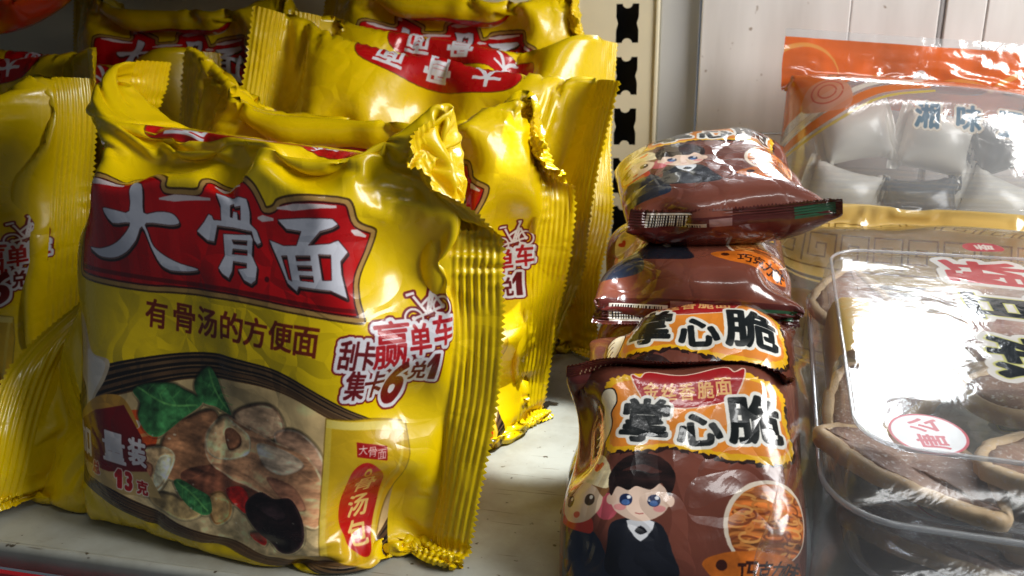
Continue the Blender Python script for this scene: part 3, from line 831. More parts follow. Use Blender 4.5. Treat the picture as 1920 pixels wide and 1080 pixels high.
def brown_art():
    A = NatArt(91, 120, 7.0, np.array((106, 58, 45)) / 255)
    fine = A.noise(3, .3, 4); strand = A.noise(3.5, .5, 4, (2.5, .5)); soft = A.noise(22, .16, 2)
    A.a *= soft[..., None]
    A.fill([(-91, 0), (91, 0), (91, 12), (-91, 12)], (74, 30, 26)); A.fill([(-91, 109), (91, 109), (91, 120), (-91, 120)], (92, 36, 30))
    A.fill([(-91, 0), (-2, 0), (-2, 120), (-91, 120)], (86, 32, 28))
    # orange title panel with torn yellow edge
    rng = A.rng
    def torn(p, amp):
        p = spline(p, 14); return p + rng.uniform(-amp, amp, p.shape)
    base = [(20, 101), (32, 103), (50, 100), (66, 101), (78, 97), (80, 88), (81, 76), (73, 70.5), (58, 71), (44, 74.5), (30, 74), (21, 75), (19.5, 88)]
    A.fill(torn([(x + .9, y - 1.2) for x, y in base], .7), (40, 18, 14)); A.fill(torn(base, .8), (232, 178, 22))
    c = np.mean(base, 0)
    A.fill(torn([c + (np.array(p) - c) * (.945, .86) for p in base], .3), (222, 134, 44), 1, A.noise(12, .08, 2))
    # red banner
    ban = spline([(29, 103), (32, 101.5), (35, 104), (47, 101.5), (60, 104), (63, 101.5), (66.5, 103), (64, 96), (60, 91.5), (47, 89), (35, 91.5), (31.5, 96)], 4)
    A.fill(ban, (232, 200, 180), 1, None, .5); A.fill(ban, (166, 28, 32))
    for ch, x, y in zip('金丝香脆面', (35.5, 41.3, 47.2, 53.2, 59), (96.4, 95.4, 95, 95.4, 96.4)):
        A.put(A.grow(A.mask(gbox(ch, (x, y), 5, 6.4)), .12), (228, 178, 110))
    # pointing hand
    hand = spline([(19, 98), (22.5, 97.5), (23.5, 93), (21.5, 89), (22, 84), (20, 79), (15, 75.5), (12.5, 76.5), (14.5, 78.2), (11.8, 78.5), (13.8, 80.6), (11.8, 81.6), (14.6, 83), (13, 85), (17, 87), (18.5, 91), (17, 95)], 5)
    A.fill(hand, (30, 18, 10), 1, None, .5); A.fill(hand, (236, 226, 198))
    for a, b in (((13, 78.4), (17, 80.2)), ((13, 80.9), (17.4, 82.2)), ((14, 83), (18, 84))): A.fill(ribbon([a, b], .4), (60, 40, 24))
    # big brush title
    tm = None
    for ch, x, y, w, h, r in (('掌', 33.5, 85, 15, 15.5, -6), ('心', 50.5, 81, 13, 10.5, 4), ('脆', 68, 85, 17, 16, 3)):
        m = A.grow(A.mask(gbox(ch, (x, y), w, h, r)), .55)
        tm = m if tm is None else np.maximum(tm, m)
    A.put(A.grow(tm, 1.1), (232, 230, 222)); A.put(tm, (22, 26, 26))
    # two cartoon figures: a child in a cream hat and a dark haired one in a suit
    A.fill(spline([(6, 40), (9, 47), (18, 47), (23, 40), (24, 26), (6, 26)]), (36, 44, 62))
    A.fill(spline([(7, 49), (18, 45), (20, 48), (18, 51), (8, 52.5)]), (186, 58, 44))
    A.fill(ell(7.5, 57, 3, 5), (196, 96, 96)); A.fill(ell(24, 54, 3.5, 4.5), (190, 84, 96))
    A.fill(ell(14.5, 56.5, 8.2, 8.0), (222, 196, 166))
    A.fill(spline([(6, 60), (10, 58), (15, 63), (20, 60.5), (23, 57), (23.4, 64), (6.5, 66)]), (134, 92, 52))
    A.fill(spline([(6, 62), (8, 70), (14, 74.5), (21, 72), (24.5, 65), (23.5, 60), (15, 62.8)]), (228, 214, 172), 1, fine * .5 + .5)
    for hx, hy in ((11, 67.5), (19.3, 68.3)):
        A.fill(spline([(hx, hy - 2), (hx + 2, hy + .4), (hx + 1.2, hy + 1.7), (hx, hy + .9), (hx - 1.2, hy + 1.7), (hx - 2, hy + .4)], 3), (206, 70, 56))
    for ex in (10.5, 18.5): A.fill(ell(ex, 56.2, 1.7, 2.1), (66, 50, 30)); A.fill(ell(ex + .5, 57, .6, .7), (230, 226, 216))
    A.fill(ell(14, 51.4, 1.3, 1.1), (200, 96, 86))
    A.fill(spline([(25.9, 48.8), (32.3, 50.4), (39.5, 48.8), (42.7, 40.8), (43.5, 32.8), (24.3, 32.8), (24.3, 42.4)]), (26, 28, 36))
    A.fill(spline([(29.9, 49.6), (33.9, 43.2), (37.9, 49.6)], 3), (214, 216, 220)); A.fill(spline([(32.3, 46.4), (33.9, 48), (35.82, 46.4), (33.9, 45.2)], 3), (20, 20, 26))
    A.fill(ell(33.5, 56.8, 8.48, 7.2), (226, 198, 178)); A.fill(ell(25.34, 56.4, 1.44, 1.92), (220, 188, 166)); A.fill(ell(41.9, 56.4, 1.44, 1.92), (220, 188, 166))
    A.fill(ell(27.9, 53.84, 1.76, 1.04), (222, 150, 146)); A.fill(ell(39.1, 53.84, 1.76, 1.04), (222, 150, 146))
    A.fill(spline([(25.1, 57.6), (26.7, 60.8), (29.9, 59.6), (32.3, 61.2), (36.3, 60), (39.5, 62.4), (41.9, 58.4), (43.5, 64.8), (40.3, 70.4), (33.9, 72.8), (27.5, 70.8), (23.9, 64.8)]), (34, 20, 18), 1, strand)
    A.fill(spline([(27.5, 66.4), (33.1, 68.8), (39.5, 66.4), (36.3, 65.6), (32.3, 66.8)]), (84, 44, 36), .7)
    for ex in (29.5, 37.5): A.fill(ell(ex, 56.4, 1.84, 2.08), (28, 40, 78)); A.fill(ell(ex, 55.52, 1.2, 0.96), (74, 108, 164)); A.fill(ell(ex + .8, 57.28, 0.64, 0.64), (234, 236, 240))
    A.fill(ribbon([(32.3, 52.16), (33.5, 51.84), (34.7, 52.16)], .4), (170, 90, 84))
    # bowl of fried noodles and flavour leaf
    A.fill(ell(70.5, 50, 13.6, 14.6), (226, 210, 190)); bm_ = A.mask(ell(70.8, 49.6, 12.6, 13.6)); A.put(bm_, (176, 96, 42), 1, strand)
    for k in range(46):
        x, y = rng.uniform(60, 82), rng.uniform(38, 62); a = rng.uniform(2, 4.5)
        t = np.linspace(0, math.pi * 1.4, 14); ph = rng.uniform(0, 6)
        p = np.stack([x + a * np.cos(t + ph), y + a * .5 * np.sin(t + ph)], 1)
        A.put(A.mask(ribbon(p, .75)) * bm_, [(222, 158, 84), (206, 128, 60), (122, 56, 26)][k % 3], .85)
    A.fill(spline([(51, 38), (57, 41.5), (68, 42), (80, 40), (87, 34), (80, 31), (66, 30.5), (57, 33)]), (198, 104, 30), 1, fine * .4 + .6)
    A.fill(ell(56.5, 38, 1.6, 1.5), (60, 24, 14))
    for ch, x in zip('巧克力味', (64, 70, 76, 82)): A.put(A.grow(A.mask(gbox(ch, (x, 36), 5.6, 6.4)), .12), (54, 22, 12))
    # small print, seal marks
    for k in range(9): A.fill(ribbon([(6 + k * 2.2, 113), (7.2 + k * 2.2, 116)], .5), (196, 160, 120))
    A.fill([(36, 0), (45, 0), (45, 11), (36, 11)], (150, 120, 116), .8); A.fill([(70, 2), (88, 2), (88, 9), (70, 9)], (34, 104, 74), .8)
    A.fill([(8, 1), (35, 1), (35, 9), (8, 9)], (204, 200, 190))
    x = 9.5
    while x < 33: 
        w = rng.uniform(.3, .9); A.fill([(x, 2), (x + w, 2), (x + w, 8.4), (x, 8.4)], (24, 20, 20)); x += w + rng.uniform(.4, .9)
    return A.image('brown_pack_print')


M_BROWN = film_mat('brown_film', brown_art(), rough=0.20, coat=0.6, bump=0.12)


def upright(P):
    """turn a simulated pack so its seals lie at top and bottom (front still faces -y)."""
    return np.stack([-P[..., 2], P[..., 1], P[..., 0]], -1)


# ---- clear bag prints
def bag_art():
    """film over the clear tray: gold key-pattern header, brush lettering; alpha is the ink."""
    A = NatArt(185, 314, 3.6, np.array((235, 230, 220)) / 255)
    A.al = np.zeros((A.H, A.W), np.float32)
    gold = (238, 202, 112)
    A.fill([(-185, 256), (185, 256), (185, 292), (-185, 292)], gold, .93)
    A.fill([(-185, 252.6), (185, 252.6), (185, 254), (-185, 254)], gold, .8)
    for k in range(-11, 12):                                       # key pattern
        x = k * 17.0; q = [(0, 0), (0, 16), (14, 16), (14, 4), (5, 4), (5, 11), (10, 11), (10, 8)]
        A.fill(ribbon([(x + a, 264 + b) for a, b in q], 1.1), (128, 92, 26), .9)
        A.fill(ribbon([(x, 262), (x + 17, 262)], 1.0), (128, 92, 26), .9)
    def brush(ch, x, y, w, h, rot, col, bold, halo, rim=None):
        m = A.grow(A.mask(gbox(ch, (x, y), w, h, rot, .12)), bold)
        A.put(A.grow(m, halo), (226, 226, 222), .93)
        if rim: A.put(A.grow(m, .7), rim, .95)
        A.put(m, col, 1)
    brush('酥', 88, 194, 25, 31, 90, (186, 36, 44), .8, 3.0)
    brush('耳', 91, 158, 24, 32, 90, (26, 32, 36), 0.9, 3.0, (206, 206, 120))
    brush('猪', 93, 116, 30, 37, 90, (26, 32, 36), 0.9, 3.0, (206, 206, 120))
    A.fill(spline([(87, 220), (98, 221), (100, 226), (96, 231), (87, 230), (84, 225)]), (186, 36, 48), .95)
    A.put(A.grow(A.mask(gbox('香', (92.5, 225.5), 7, 7, 90)), .15), (236, 224, 214), 1)
    return A.image('tray_bag_print')


def header_art():
    """orange header bag: x front 0..150, y 0..150."""
    A = NatArt(150, 150, 4.0, np.array((235, 200, 150)) / 255)
    A.al = np.zeros((A.H, A.W), np.float32)
    fine = A.noise(18, .12, 3)
    A.fill([(-150, 106), (150, 106), (150, 147), (-150, 147)], (228, 98, 0), .95, fine)
    A.fill(spline([(-10, 118), (-10, 82), (10, 88), (24, 98), (40, 108), (60, 114), (60, 120)], 8), (228, 112, 22), .9)
    A.fill(ribbon(spline([(-5, 74), (10, 80), (26, 91), (46, 104), (70, 110)], 6, False), 3.0), (238, 230, 220), .9)
    A.fill(ribbon(spline([(-5, 67), (10, 74), (28, 86), (48, 99), (72, 105)], 6, False), 4.5), (226, 110, 24), .9)
    A.fill(ribbon(spline([(-5, 63), (12, 70), (30, 82), (50, 95), (74, 101)], 6, False), 1.4), (214, 190, 84), .9)
    for cx, cy, r in ((12, 132, 20), (52, 118, 26), (96, 120, 24), (136, 124, 26)):
        t = np.linspace(.2, 3.6, 30); p = np.stack([cx + r * np.cos(t), cy + r * .62 * np.sin(t)], 1)
        A.fill(ribbon(p, np.linspace(.5, 3.2, 30)), (246, 176, 84), .8)
    hole = A.mask(ell(75, 134, 4.2, 4))
    for ch, x in zip('路口飘香湖北特产', (30, 42, 54, 66, 80, 93, 106, 119)):
        A.put(A.grow(A.mask(gbox(ch, (x, 117), 9, 8.5)), .4), (52, 34, 14), 1)
    A.fill(spline([(16, 90), (16, 102), (22, 108), (30, 108), (36, 102), (36, 90)]), (222, 150, 120), .85)
    A.fill(ribbon(ell(26, 100, 7, 7), .7), (206, 86, 60), .9); A.fill(ribbon(ell(26, 100, 4, 4), .7), (206, 86, 60), .9)
    for ch, x, y, s in (('湘', 70, 88, 10), ('味', 88, 88, 10), ('豆', 106, 87, 10), ('干', 122, 86, 10)):
        m = A.grow(A.mask(gbox(ch, (x, y), s, s * 1.1)), .4); A.put(A.grow(m, .9), (226, 232, 236), .7); A.put(m, (84, 120, 146), .9)
    A.al *= 1 - hole
    return A.image('header_bag_print')


def clear_mat(name, img=None, rough=0.07, tint=(0.96, 0.97, 0.98), ink_alpha=1.0, bump=0.25, haze=0.03, refl=1.0):
    """clear plastic film or sheet, optionally printed."""
    m = bpy.data.materials.new(name); m.use_nodes = True
    nt = m.node_tree; nt.nodes.clear()
    out = N(nt, 'ShaderNodeOutputMaterial')
    tr = N(nt, 'ShaderNodeBsdfTransparent'); tr.inputs[0].default_value = (*tint, 1)
    gl = N(nt, 'ShaderNodeBsdfGlossy'); gl.inputs['Roughness'].default_value = rough
    tc = N(nt, 'ShaderNodeTexCoord')
    no = N(nt, 'ShaderNodeTexNoise', Scale=90, Detail=3, Distortion=1.0)
    bp = N(nt, 'ShaderNodeBump', Strength=bump, Distance=0.002)
    nt.links.new(tc.outputs['Object'], no.inputs['Vector']); nt.links.new(no.outputs['Fac'], bp.inputs['Height'])
    nt.links.new(bp.outputs['Normal'], gl.inputs['Normal'])
    fr = N(nt, 'ShaderNodeLayerWeight'); nt.links.new(bp.outputs['Normal'], fr.inputs['Normal'])
    pw = N(nt, 'ShaderNodeMath', operation='POWER'); pw.inputs[1].default_value = 4.0; nt.links.new(fr.outputs['Facing'], pw.inputs[0])
    am = N(nt, 'ShaderNodeMath', operation='MULTIPLY_ADD', use_clamp=True); am.inputs[1].default_value = 0.8; am.inputs[2].default_value = 0.08 * refl
    nt.links.new(pw.outputs[0], am.inputs[0])
    mx = N(nt, 'ShaderNodeMixShader')
    nt.links.new(am.outputs[0], mx.inputs[0])
    df = N(nt, 'ShaderNodeBsdfDiffuse'); df.inputs[0].default_value = (0.8, 0.8, 0.8, 1)
    m0 = N(nt, 'ShaderNodeMixShader'); m0.inputs[0].default_value = haze
    nt.links.new(tr.outputs[0], m0.inputs[1]); nt.links.new(df.outputs[0], m0.inputs[2])
    base = m0
    if img is not None:
        uv = N(nt, 'ShaderNodeUVMap'); ti = N(nt, 'ShaderNodeTexImage', image=img)
        nt.links.new(uv.outputs[0], ti.inputs[0])
        ink = N(nt, 'ShaderNodeBsdfDiffuse'); nt.links.new(ti.outputs[0], ink.inputs[0])
        tl = N(nt, 'ShaderNodeBsdfTranslucent'); nt.links.new(ti.outputs[0], tl.inputs[0])
        im = N(nt, 'ShaderNodeMixShader'); im.inputs[0].default_value = .4
        nt.links.new(ink.outputs[0], im.inputs[1]); nt.links.new(tl.outputs[0], im.inputs[2]); ink = im
        m2 = N(nt, 'ShaderNodeMixShader')
        k = N(nt, 'ShaderNodeMath', operation='MULTIPLY'); k.inputs[1].default_value = ink_alpha
        nt.links.new(ti.outputs[1], k.inputs[0]); nt.links.new(k.outputs[0], m2.inputs[0])
        nt.links.new(m0.outputs[0], m2.inputs[1]); nt.links.new(ink.outputs[0], m2.inputs[2])
        base = m2
    nt.links.new(base.outputs[0], mx.inputs[1]); nt.links.new(gl.outputs[0], mx.inputs[2])
    nt.links.new(mx.outputs[0], out.inputs[0])
    return m

# ------------------------------------------------------------------ the shelf, its upright and the back panels
M_SHELF = simple_mat('shelf_enamel', (0.46, 0.46, 0.42), 0.28, var=.10, scale=35, bump=.06, spec=.6)
def worn_enamel():
    """shelf enamel with grime patches, specks and scratches."""
    m, nt, b = mat_new('worn_enamel')
    tc = N(nt, 'ShaderNodeTexCoord')
    def ramp(src, p0, p1, c0, c1):
        r = N(nt, 'ShaderNodeValToRGB'); e = r.color_ramp.elements
        e[0].position, e[1].position = p0, p1; e[0].color, e[1].color = (*c0, 1), (*c1, 1)
        nt.links.new(src, r.inputs[0]); return r.outputs[0]
    def mul(a, c):
        x = N(nt, 'ShaderNodeMix', data_type='RGBA', blend_type='MULTIPLY'); x.inputs[0].default_value = 1
        nt.links.new(a, x.inputs[6]); nt.links.new(c, x.inputs[7]); return x.outputs[2]
    n1 = N(nt, 'ShaderNodeTexNoise', Scale=16, Detail=7, Roughness=.65); n2 = N(nt, 'ShaderNodeTexNoise', Scale=260, Detail=2)
    mp = N(nt, 'ShaderNodeMapping'); mp.inputs['Rotation'].default_value = (0, 0, .5); mp.inputs['Scale'].default_value = (30, 700, 1)
    n3 = N(nt, 'ShaderNodeTexNoise', Scale=1.0, Detail=3)
    for n in (n1, n2): nt.links.new(tc.outputs['Object'], n.inputs['Vector'])
    nt.links.new(tc.outputs['Object'], mp.inputs[0]); nt.links.new(mp.outputs[0], n3.inputs['Vector'])
    c = ramp(n1.outputs['Fac'], .36, .60, (.26, .25, .20), (.40, .41, .36))
    c = mul(c, ramp(n2.outputs['Fac'], .26, .31, (.22, .17, .12), (1, 1, 1)))
    c = mul(c, ramp(n3.outputs['Fac'], .30, .34, (.55, .5, .44), (1, 1, 1)))
    nt.links.new(c, b.inputs['Base Color'])
    mr = N(nt, 'ShaderNodeMapRange'); mr.inputs['To Min'].default_value = .42; mr.inputs['To Max'].default_value = .20
    nt.links.new(n1.outputs['Fac'], mr.inputs[0]); nt.links.new(mr.outputs[0], b.inputs['Roughness'])
    return m


M_SHELF = worn_enamel()
M_CREAM = simple_mat('cream_enamel', (0.78, 0.70, 0.50), 0.35, var=.10, scale=30, bump=.06)
M_DARK = simple_mat('slot_shade_black', (0.012, 0.012, 0.014), 0.8, bump=0)
M_GREY = simple_mat('grey_steel', (0.42, 0.42, 0.42), 0.4, var=.08, scale=20, bump=.05)
M_RED = simple_mat('red_card', (0.42, 0.015, 0.02), 0.4, bump=.05)
M_WHITEINK = simple_mat('white_ink', (0.7, 0.68, 0.66), 0.5, bump=0)


def panel_mat():
    m, nt, b = mat_new('back_panel_board')
    tc = N(nt, 'ShaderNodeTexCoord')
    mp = N(nt, 'ShaderNodeMapping'); mp.inputs['Scale'].default_value = (14, 14, 2.5)
    no = N(nt, 'ShaderNodeTexNoise', Scale=3.0, Detail=6)
    sp = N(nt, 'ShaderNodeTexNoise', Scale=160, Detail=2)
    nt.links.new(tc.outputs['Object'], mp.inputs[0]); nt.links.new(mp.outputs[0], no.inputs['Vector']); nt.links.new(tc.outputs['Object'], sp.inputs['Vector'])
    cr = N(nt, 'ShaderNodeValToRGB'); cr.color_ramp.elements[0].color = (0.60, 0.56, 0.53, 1); cr.color_ramp.elements[1].color = (0.80, 0.765, 0.74, 1)
    cr.color_ramp.elements[0].position = .3; cr.color_ramp.elements[1].position = .7
    s2 = N(nt, 'ShaderNodeValToRGB'); s2.color_ramp.elements[0].position = .24; s2.color_ramp.elements[1].position = .30; s2.color_ramp.elements[0].color = (.5, .42, .36, 1)
    mx = N(nt, 'ShaderNodeMix', data_type='RGBA', blend_type='MULTIPLY'); mx.inputs[0].default_value = 1
    nt.links.new(no.outputs['Fac'], cr.inputs[0]); nt.links.new(sp.outputs['Fac'], s2.inputs[0])
    nt.links.new(cr.outputs[0], mx.inputs[6]); nt.links.new(s2.outputs[0], mx.inputs[7]); nt.links.new(mx.outputs[2], b.inputs['Base Color'])
    b.inputs['Roughness'].default_value = .35
    return m


M_PANEL = panel_mat()
shelf = empty('shelf', (0, 0, 0))
tag(shelf, 'white enamelled metal shelf with rolled front edge under all the packs', 'shelf')
bm = bmesh.new(); add_box(bm, -.62, .62, 0.0, .3365, -.004, 0, .0008); bm_obj('deck', bm, M_SHELF, shelf, True)
bm = bmesh.new()
prof = [(0.0005, -.0002), (-.0006, .0010), (-.0020, .0012), (-.0032, .0002), (-.0035, -.0014), (-.0033, -.0024), (-.0040, -.0075), (-.0030, -.0080), (-.0026, -.004)]
vs = [[bm.verts.new((x, y, z)) for (y, z) in prof] for x in (-.62, .62)]
for k in range(len(prof) - 1): bm.faces.new((vs[0][k], vs[1][k], vs[1][k + 1], vs[0][k + 1]))
bm_obj('front_lip', bm, M_SHELF, shelf, True)
bm = bmesh.new(); add_box(bm, -.62, .62, -.0062, -.0042, -.045, -.0082, .0004); card = bm_obj('price_strip', bm, M_RED, shelf)
tag(card, 'red price strip with a white mark under the shelf edge')
bm = bmesh.new()
for x in (-.066,):
    a = [bm.verts.new((x - .006, -.0065, -.030)), bm.verts.new((x + .006, -.0065, -.030)), bm.verts.new((x, -.0065, -.0125))]
    bm.faces.new(a)
bm_obj('printed_mark', bm, M_WHITEINK, card)

upper = empty('shelf', (0, 0, .240))  # out of view, added to keep top light off the yellow packs
tag(upper, 'added unseen white metal shelf shading the yellow packs, above the top edge', 'shelf')
bm = bmesh.new(); add_box(bm, -.62, .105, .012, .3365, -.004, 0, .0008); add_box(bm, -.62, .105, .006, .012, -.030, 0.0, .0008); bm_obj('deck', bm, M_SHELF, upper, True)

# slotted upright
post = empty('upright_post', (.1248, .330, 0))
tag(post, 'cream steel upright with a column of black butterfly shaped slots behind the yellow packs', 'upright post')
PW0, PW1, PITCH_S, SW, SH, BITE = -.031, .0177, .0322, .0072, .0118, .0031
bm = bmesh.new()


def slot_outline(zc):
    pts = []
    def arc(c, a0, a1, n=8):
        for k in range(n + 1):
            a = a0 + (a1 - a0) * k / n
            pts.append((c[0] + BITE * math.cos(a), c[1] + BITE * .9 * math.sin(a)))
    pts.append((-SW, zc + SH)); arc((0, zc + SH), -math.pi, 0); pts.append((SW, zc + SH))
    pts.append((SW, zc + SH * .35)); pts.append((SW - .0012, zc)); pts.append((SW, zc - SH * .35))
    pts.append((SW, zc - SH)); arc((0, zc - SH), 0, math.pi); pts.append((-SW, zc - SH))
    pts.append((-SW, zc - SH * .35)); pts.append((-SW + .0012, zc)); pts.append((-SW, zc + SH * .35))
    return pts


zs = [.1829 + (k - 5) * PITCH_S for k in range(9)]
loops = []
def ringv(pts, y):
    return [bm.verts.new((x, y, z)) for x, z in pts]
outer = [(PW0, -.004), (PW1, -.004), (PW1, .36), (PW0, .36)]
es = []
ov = ringv(outer, 0)
es += [bm.edges.new((ov[k], ov[(k + 1) % 4])) for k in range(4)]
for z in zs:
    v = ringv(slot_outline(z), 0)
    es += [bm.edges.new((v[k], v[(k + 1) % len(v)])) for k in range(len(v))]
bmesh.ops.triangle_fill(bm, use_beauty=True, edges=es, normal=(0, -1, 0))
r = bmesh.ops.solidify(bm, geom=list(bm.faces), thickness=.0016)
add_box(bm, PW0 - .0016, PW0, -.001, .03, -.004, .36); add_box(bm, PW1, PW1 + .0022, -.0016, .03, -.004, .36, .0006)
bm_obj('face_plate', bm, M_CREAM, post)
bm = bmesh.new(); add_box(bm, PW0 + .0005, PW1 - .0005, .012, .028, -.004, .36); bm_obj('slot_shade', bm, M_DARK, post)  # black block painted in as the shade behind the slots

wall = empty('back_panel', (0, .337, 0))
tag(wall, 'pale board back panel with narrow upright seams behind the snacks', 'back panel')
HT = .212
def board(x0, x1, z0, z1, y=0.0, mat=None, name='board'):
    bm = bmesh.new(); add_box(bm, x0, x1, y, y + .006, z0, z1, .0008); return bm_obj(name, bm, mat or M_PANEL, wall)
board(.1450, .1695, -.004, HT, .006, M_GREY, 'steel_channel')
xs = [.1705, .2585, .3080, .3110, .3332, .42, .51, .60]
for a, b in zip(xs[:-1], xs[1:]):
    if b - a < .004: board(a + .0003, b - .0003, -.004, HT, .0015, M_GREY, 'cover_strip')
    elif a < .2: board(a, b - .0006, .1145, HT, -.001); board(a, b - .0006, -.004, .1139, .0)
    else: board(a, b - .0006, -.004, HT)
board(-.70, .0925, -.004, HT + .2, .004, M_CREAM, 'board')

# ------------------------------------------------------------------ yellow packs on the shelf
YG = 'yellow instant noodle packs standing in rows'


def yellow_pack(P, loc, rot, label, sub=0):
    e = empty('noodle_pack', loc, [R(a) for a in rot])
    tag(e, label, 'noodle pack', YG)
    pack_meshes(P, NS, M_YELLOW, M_YELLOW, e, sub=sub)
    return e


def copy_pack(src, loc, rot, label):
    c = src.copy(); COL.objects.link(c)
    c.location = loc; c.rotation_euler = [R(a) for a in rot]; c['label'] = label
    for ch in list(src.children):
        d = ch.copy(); COL.objects.link(d); d.parent = c
    return c


yellow_pack(PA, A_LOC, A_ROT, 'frontmost large yellow noodle pack with red title plaque and bowl of broth', 1)


def ysim(seed, push, loc, rot, **kw):
    p = dict(iters=210, slackx=.95, press=.00002, noise=.012, bend=.012, lat=(17, 11), top=.070, brick_dz=-.013, yclamp=.031, front_calm=.3)
    p['crumple'] = pokes(seed, .022, .010, 4) + pokes(seed + 1, -.010, .008, 5) + pokes(seed + 2, .016, .010, 3, y=.0, zr=(.066, .080)) + pokes(seed + 3, .014, .010, 4, y=-.012, zr=(-.05, .05), x0=.060, x1=.070)
    p.update(kw)
    return film_pack(Y_L, Y_S, Y_C, (.102, .048, .112), 72, 152, NS, seed, floor=floor_plane(loc, rot), seal_push=push, **p)[0]


tall = dict(top=None, ridge_up=.45, press=.00001, noise=.014)
lB, rB = (.0230, .1200, .0715), (-8, 4, 4)
pB = yellow_pack(ysim(21, push_fn(.2, .1, .10, .35, .0, (-.3, -.4, -.7)), lB, rB), lB, rB, 'second yellow pack from the front, its ribbed right seal rising beside the front pack')
lC, rC = (.0230, .1780, .0680), (-10, 12, 3)
pC = yellow_pack(ysim(22, push_fn(-.2, .1, -.3, .3, .02), lC, rC, **tall), lC, rC, 'third yellow pack from the front, upside down red title strip along its crest')
lD, rD = (.0310, .2360, .0780), (-7, 4, 2)
pD = yellow_pack(ysim(23, push_fn(-.3, .1, .5, -.2, .01), lD, rD, **tall), lD, rD, 'fourth yellow pack from the front, bright seal flap beside the slotted upright')
copy_pack(pB, (.0120, .2860, .1290), (-9, 7, -3), 'rearmost raised yellow pack of the middle row, cut off by the top edge')
lF, rF = (-.2010, .0850, .0745), (-9, 4, 1)
pF = yellow_pack(ysim(24, push_fn(.2, .1, .5, .4, .03), lF, rF), lF, rF, 'yellow pack at the left edge, only its right end with promotion print in view')
copy_pack(pC, (-.2000, .1480, .0690), (-4, 2, -2), 'dim yellow pack second in the left row, behind the one at the left edge')
copy_pack(pD, (-.2050, .2120, .0720), (-6, 2, -4), 'shaded yellow pack third in the left row, under a dark title strip')
copy_pack(pB, (-.1660, .2820, .1260), (-8, 3, 2), 'hindmost raised yellow pack of the left row, behind the red bag')

# red bag lying over the left row
M_REDBAG = simple_mat('red_film', (0.80, 0.07, 0.012), .22, bump=.05, coat=.4)
M_PALE = simple_mat('pale_blue_film', (0.5, 0.56, 0.62), .25, bump=.05, coat=.3)
PR = film_pack(.120, .010, .20, (.08, .03, .07), 44, 88, 4, 31, iters=160, slackx=.95, press=.0001, noise=.005, bend=.04)[0]
rb = empty('snack_bag', (-.232, .200, .2110), (R(-72), 0, R(6)))
tag(rb, 'red film snack bag lying on the left row of yellow packs', 'snack bag')
pack_meshes(PR, 4, M_REDBAG, M_REDBAG, rb, sub=0)

# ------------------------------------------------------------------ brown snack packs
BG = 'small brown crispy noodle snack packs'
B_L, B_S, B_C, BNS = .085, .0085, .152, 5


def bsim(seed, push=None, **kw):
    g = np.random.default_rng(seed)
    cr = [(g.choice((-1, 1)) * g.uniform(.030, .040), -.008, g.uniform(-.028, .028), .007, g.choice((.008, -.008))) for _ in range(8)] + [(g.uniform(-.03, .03), -.008, g.choice((-1, 1)) * g.uniform(.026, .034), .006, .010) for _ in range(6)]
    p = dict(iters=240, slackx=.965, press=.00012, noise=.005, bend=.03, lat=(13, 9), yclamp=.018, front_calm=.4, round_r=.008, crumple=cr)
    p.update(kw)
    return upright(film_pack(B_L, B_S, B_C, (.058, .023, .058), 72, 124, BNS, seed, seal_push=push, **p)[0])


def brown_pack(P, loc, rot, label, sc=1.0, flat=1.0):
    P = P * sc * np.array((1, flat, 1))
    e = empty('snack_pack', loc, [R(a) for a in rot]); tag(e, label, 'snack pack', BG)
    fn, fd = floor_plane(loc, rot)
    P = P - np.minimum(P @ fn - fd, 0)[..., None] * fn             # rests on the shelf
    pack_meshes(P, BNS, M_BROWN, M_BROWN, e, sub=1, nridge=6, ridge=.0004, tooth=.001)
    return e


def bpush(l, r, tip=0):
    def f(P, xr, L, t):
        F = np.zeros_like(P)
        wl = np.clip((-xr - L / 2) / 0.005 + 0.3, 0, 1)[None, :]; wr = np.clip((xr - L / 2) / 0.005 + 0.3, 0, 1)[None, :]
        z = P[..., 2] / .075
        F[..., 1] = wl * l * (1 + .5 * z) + wr * r * (1 + .8 * z)
        if tip: F[..., 2] += wr * np.clip(z - .5, 0, 1) * tip; F[..., 1] -= wr * np.clip(z - .5, 0, 1) * tip
        return F
    return f


g1 = brown_pack(bsim(41, bpush(.3, -.5, 2.0)), (.1700, .0340, .0235), (-46, -2, 3), 'nearest brown snack pack, leaning back, its two cartoon children and noodle bowl fully in view')
g2 = brown_pack(bsim(42, bpush(.2, .5)), (.1700, .0790, .0345), (-52, -3, -2), 'brown snack pack directly behind the nearest one, only its title panel in view', 1.06)
g4 = brown_pack(bsim(43, bpush(.1, .4)), (.1720, .1560, .0720), (-83, 0, 1), 'brown snack pack just under the topmost one, its ribbed dark seal facing front', 1.07, .8)
g5 = brown_pack(bsim(44, bpush(-.2, .5)), (.1790, .1780, .1060), (-75, -5, 9), 'topmost brown snack pack of the stack with bright glare on its film', 1.1, .78)
copy_pack(g2, (.1720, .1580, .0460), (-90, 0, 2), 'dark brown snack pack low in the stack, behind the two leaning packs')
copy_pack(g1, (.1730, .1600, .0170), (-90, 0, -3), 'lowest brown snack pack of the stack, flat on the shelf in shadow')

# ------------------------------------------------------------------ clear trays of dried slices
M_CLEAR = clear_mat('clear_tray_plastic', rough=.09, haze=.03, bump=.05, refl=.6)
M_RIM = clear_mat('tray_edge_plastic', rough=.08, haze=.38, bump=.05, refl=2.0)  # hazy plastic for the rim and for the painted highlight ring
M_BAG = clear_mat('printed_clear_film', bag_art(), rough=.11, bump=.12, haze=.025, refl=.8)
M_HEAD = clear_mat('orange_header_film', header_art(), rough=.14, bump=.20, haze=.24, refl=2.0)  # strong white haze is mixed in to stand for glare on the bag


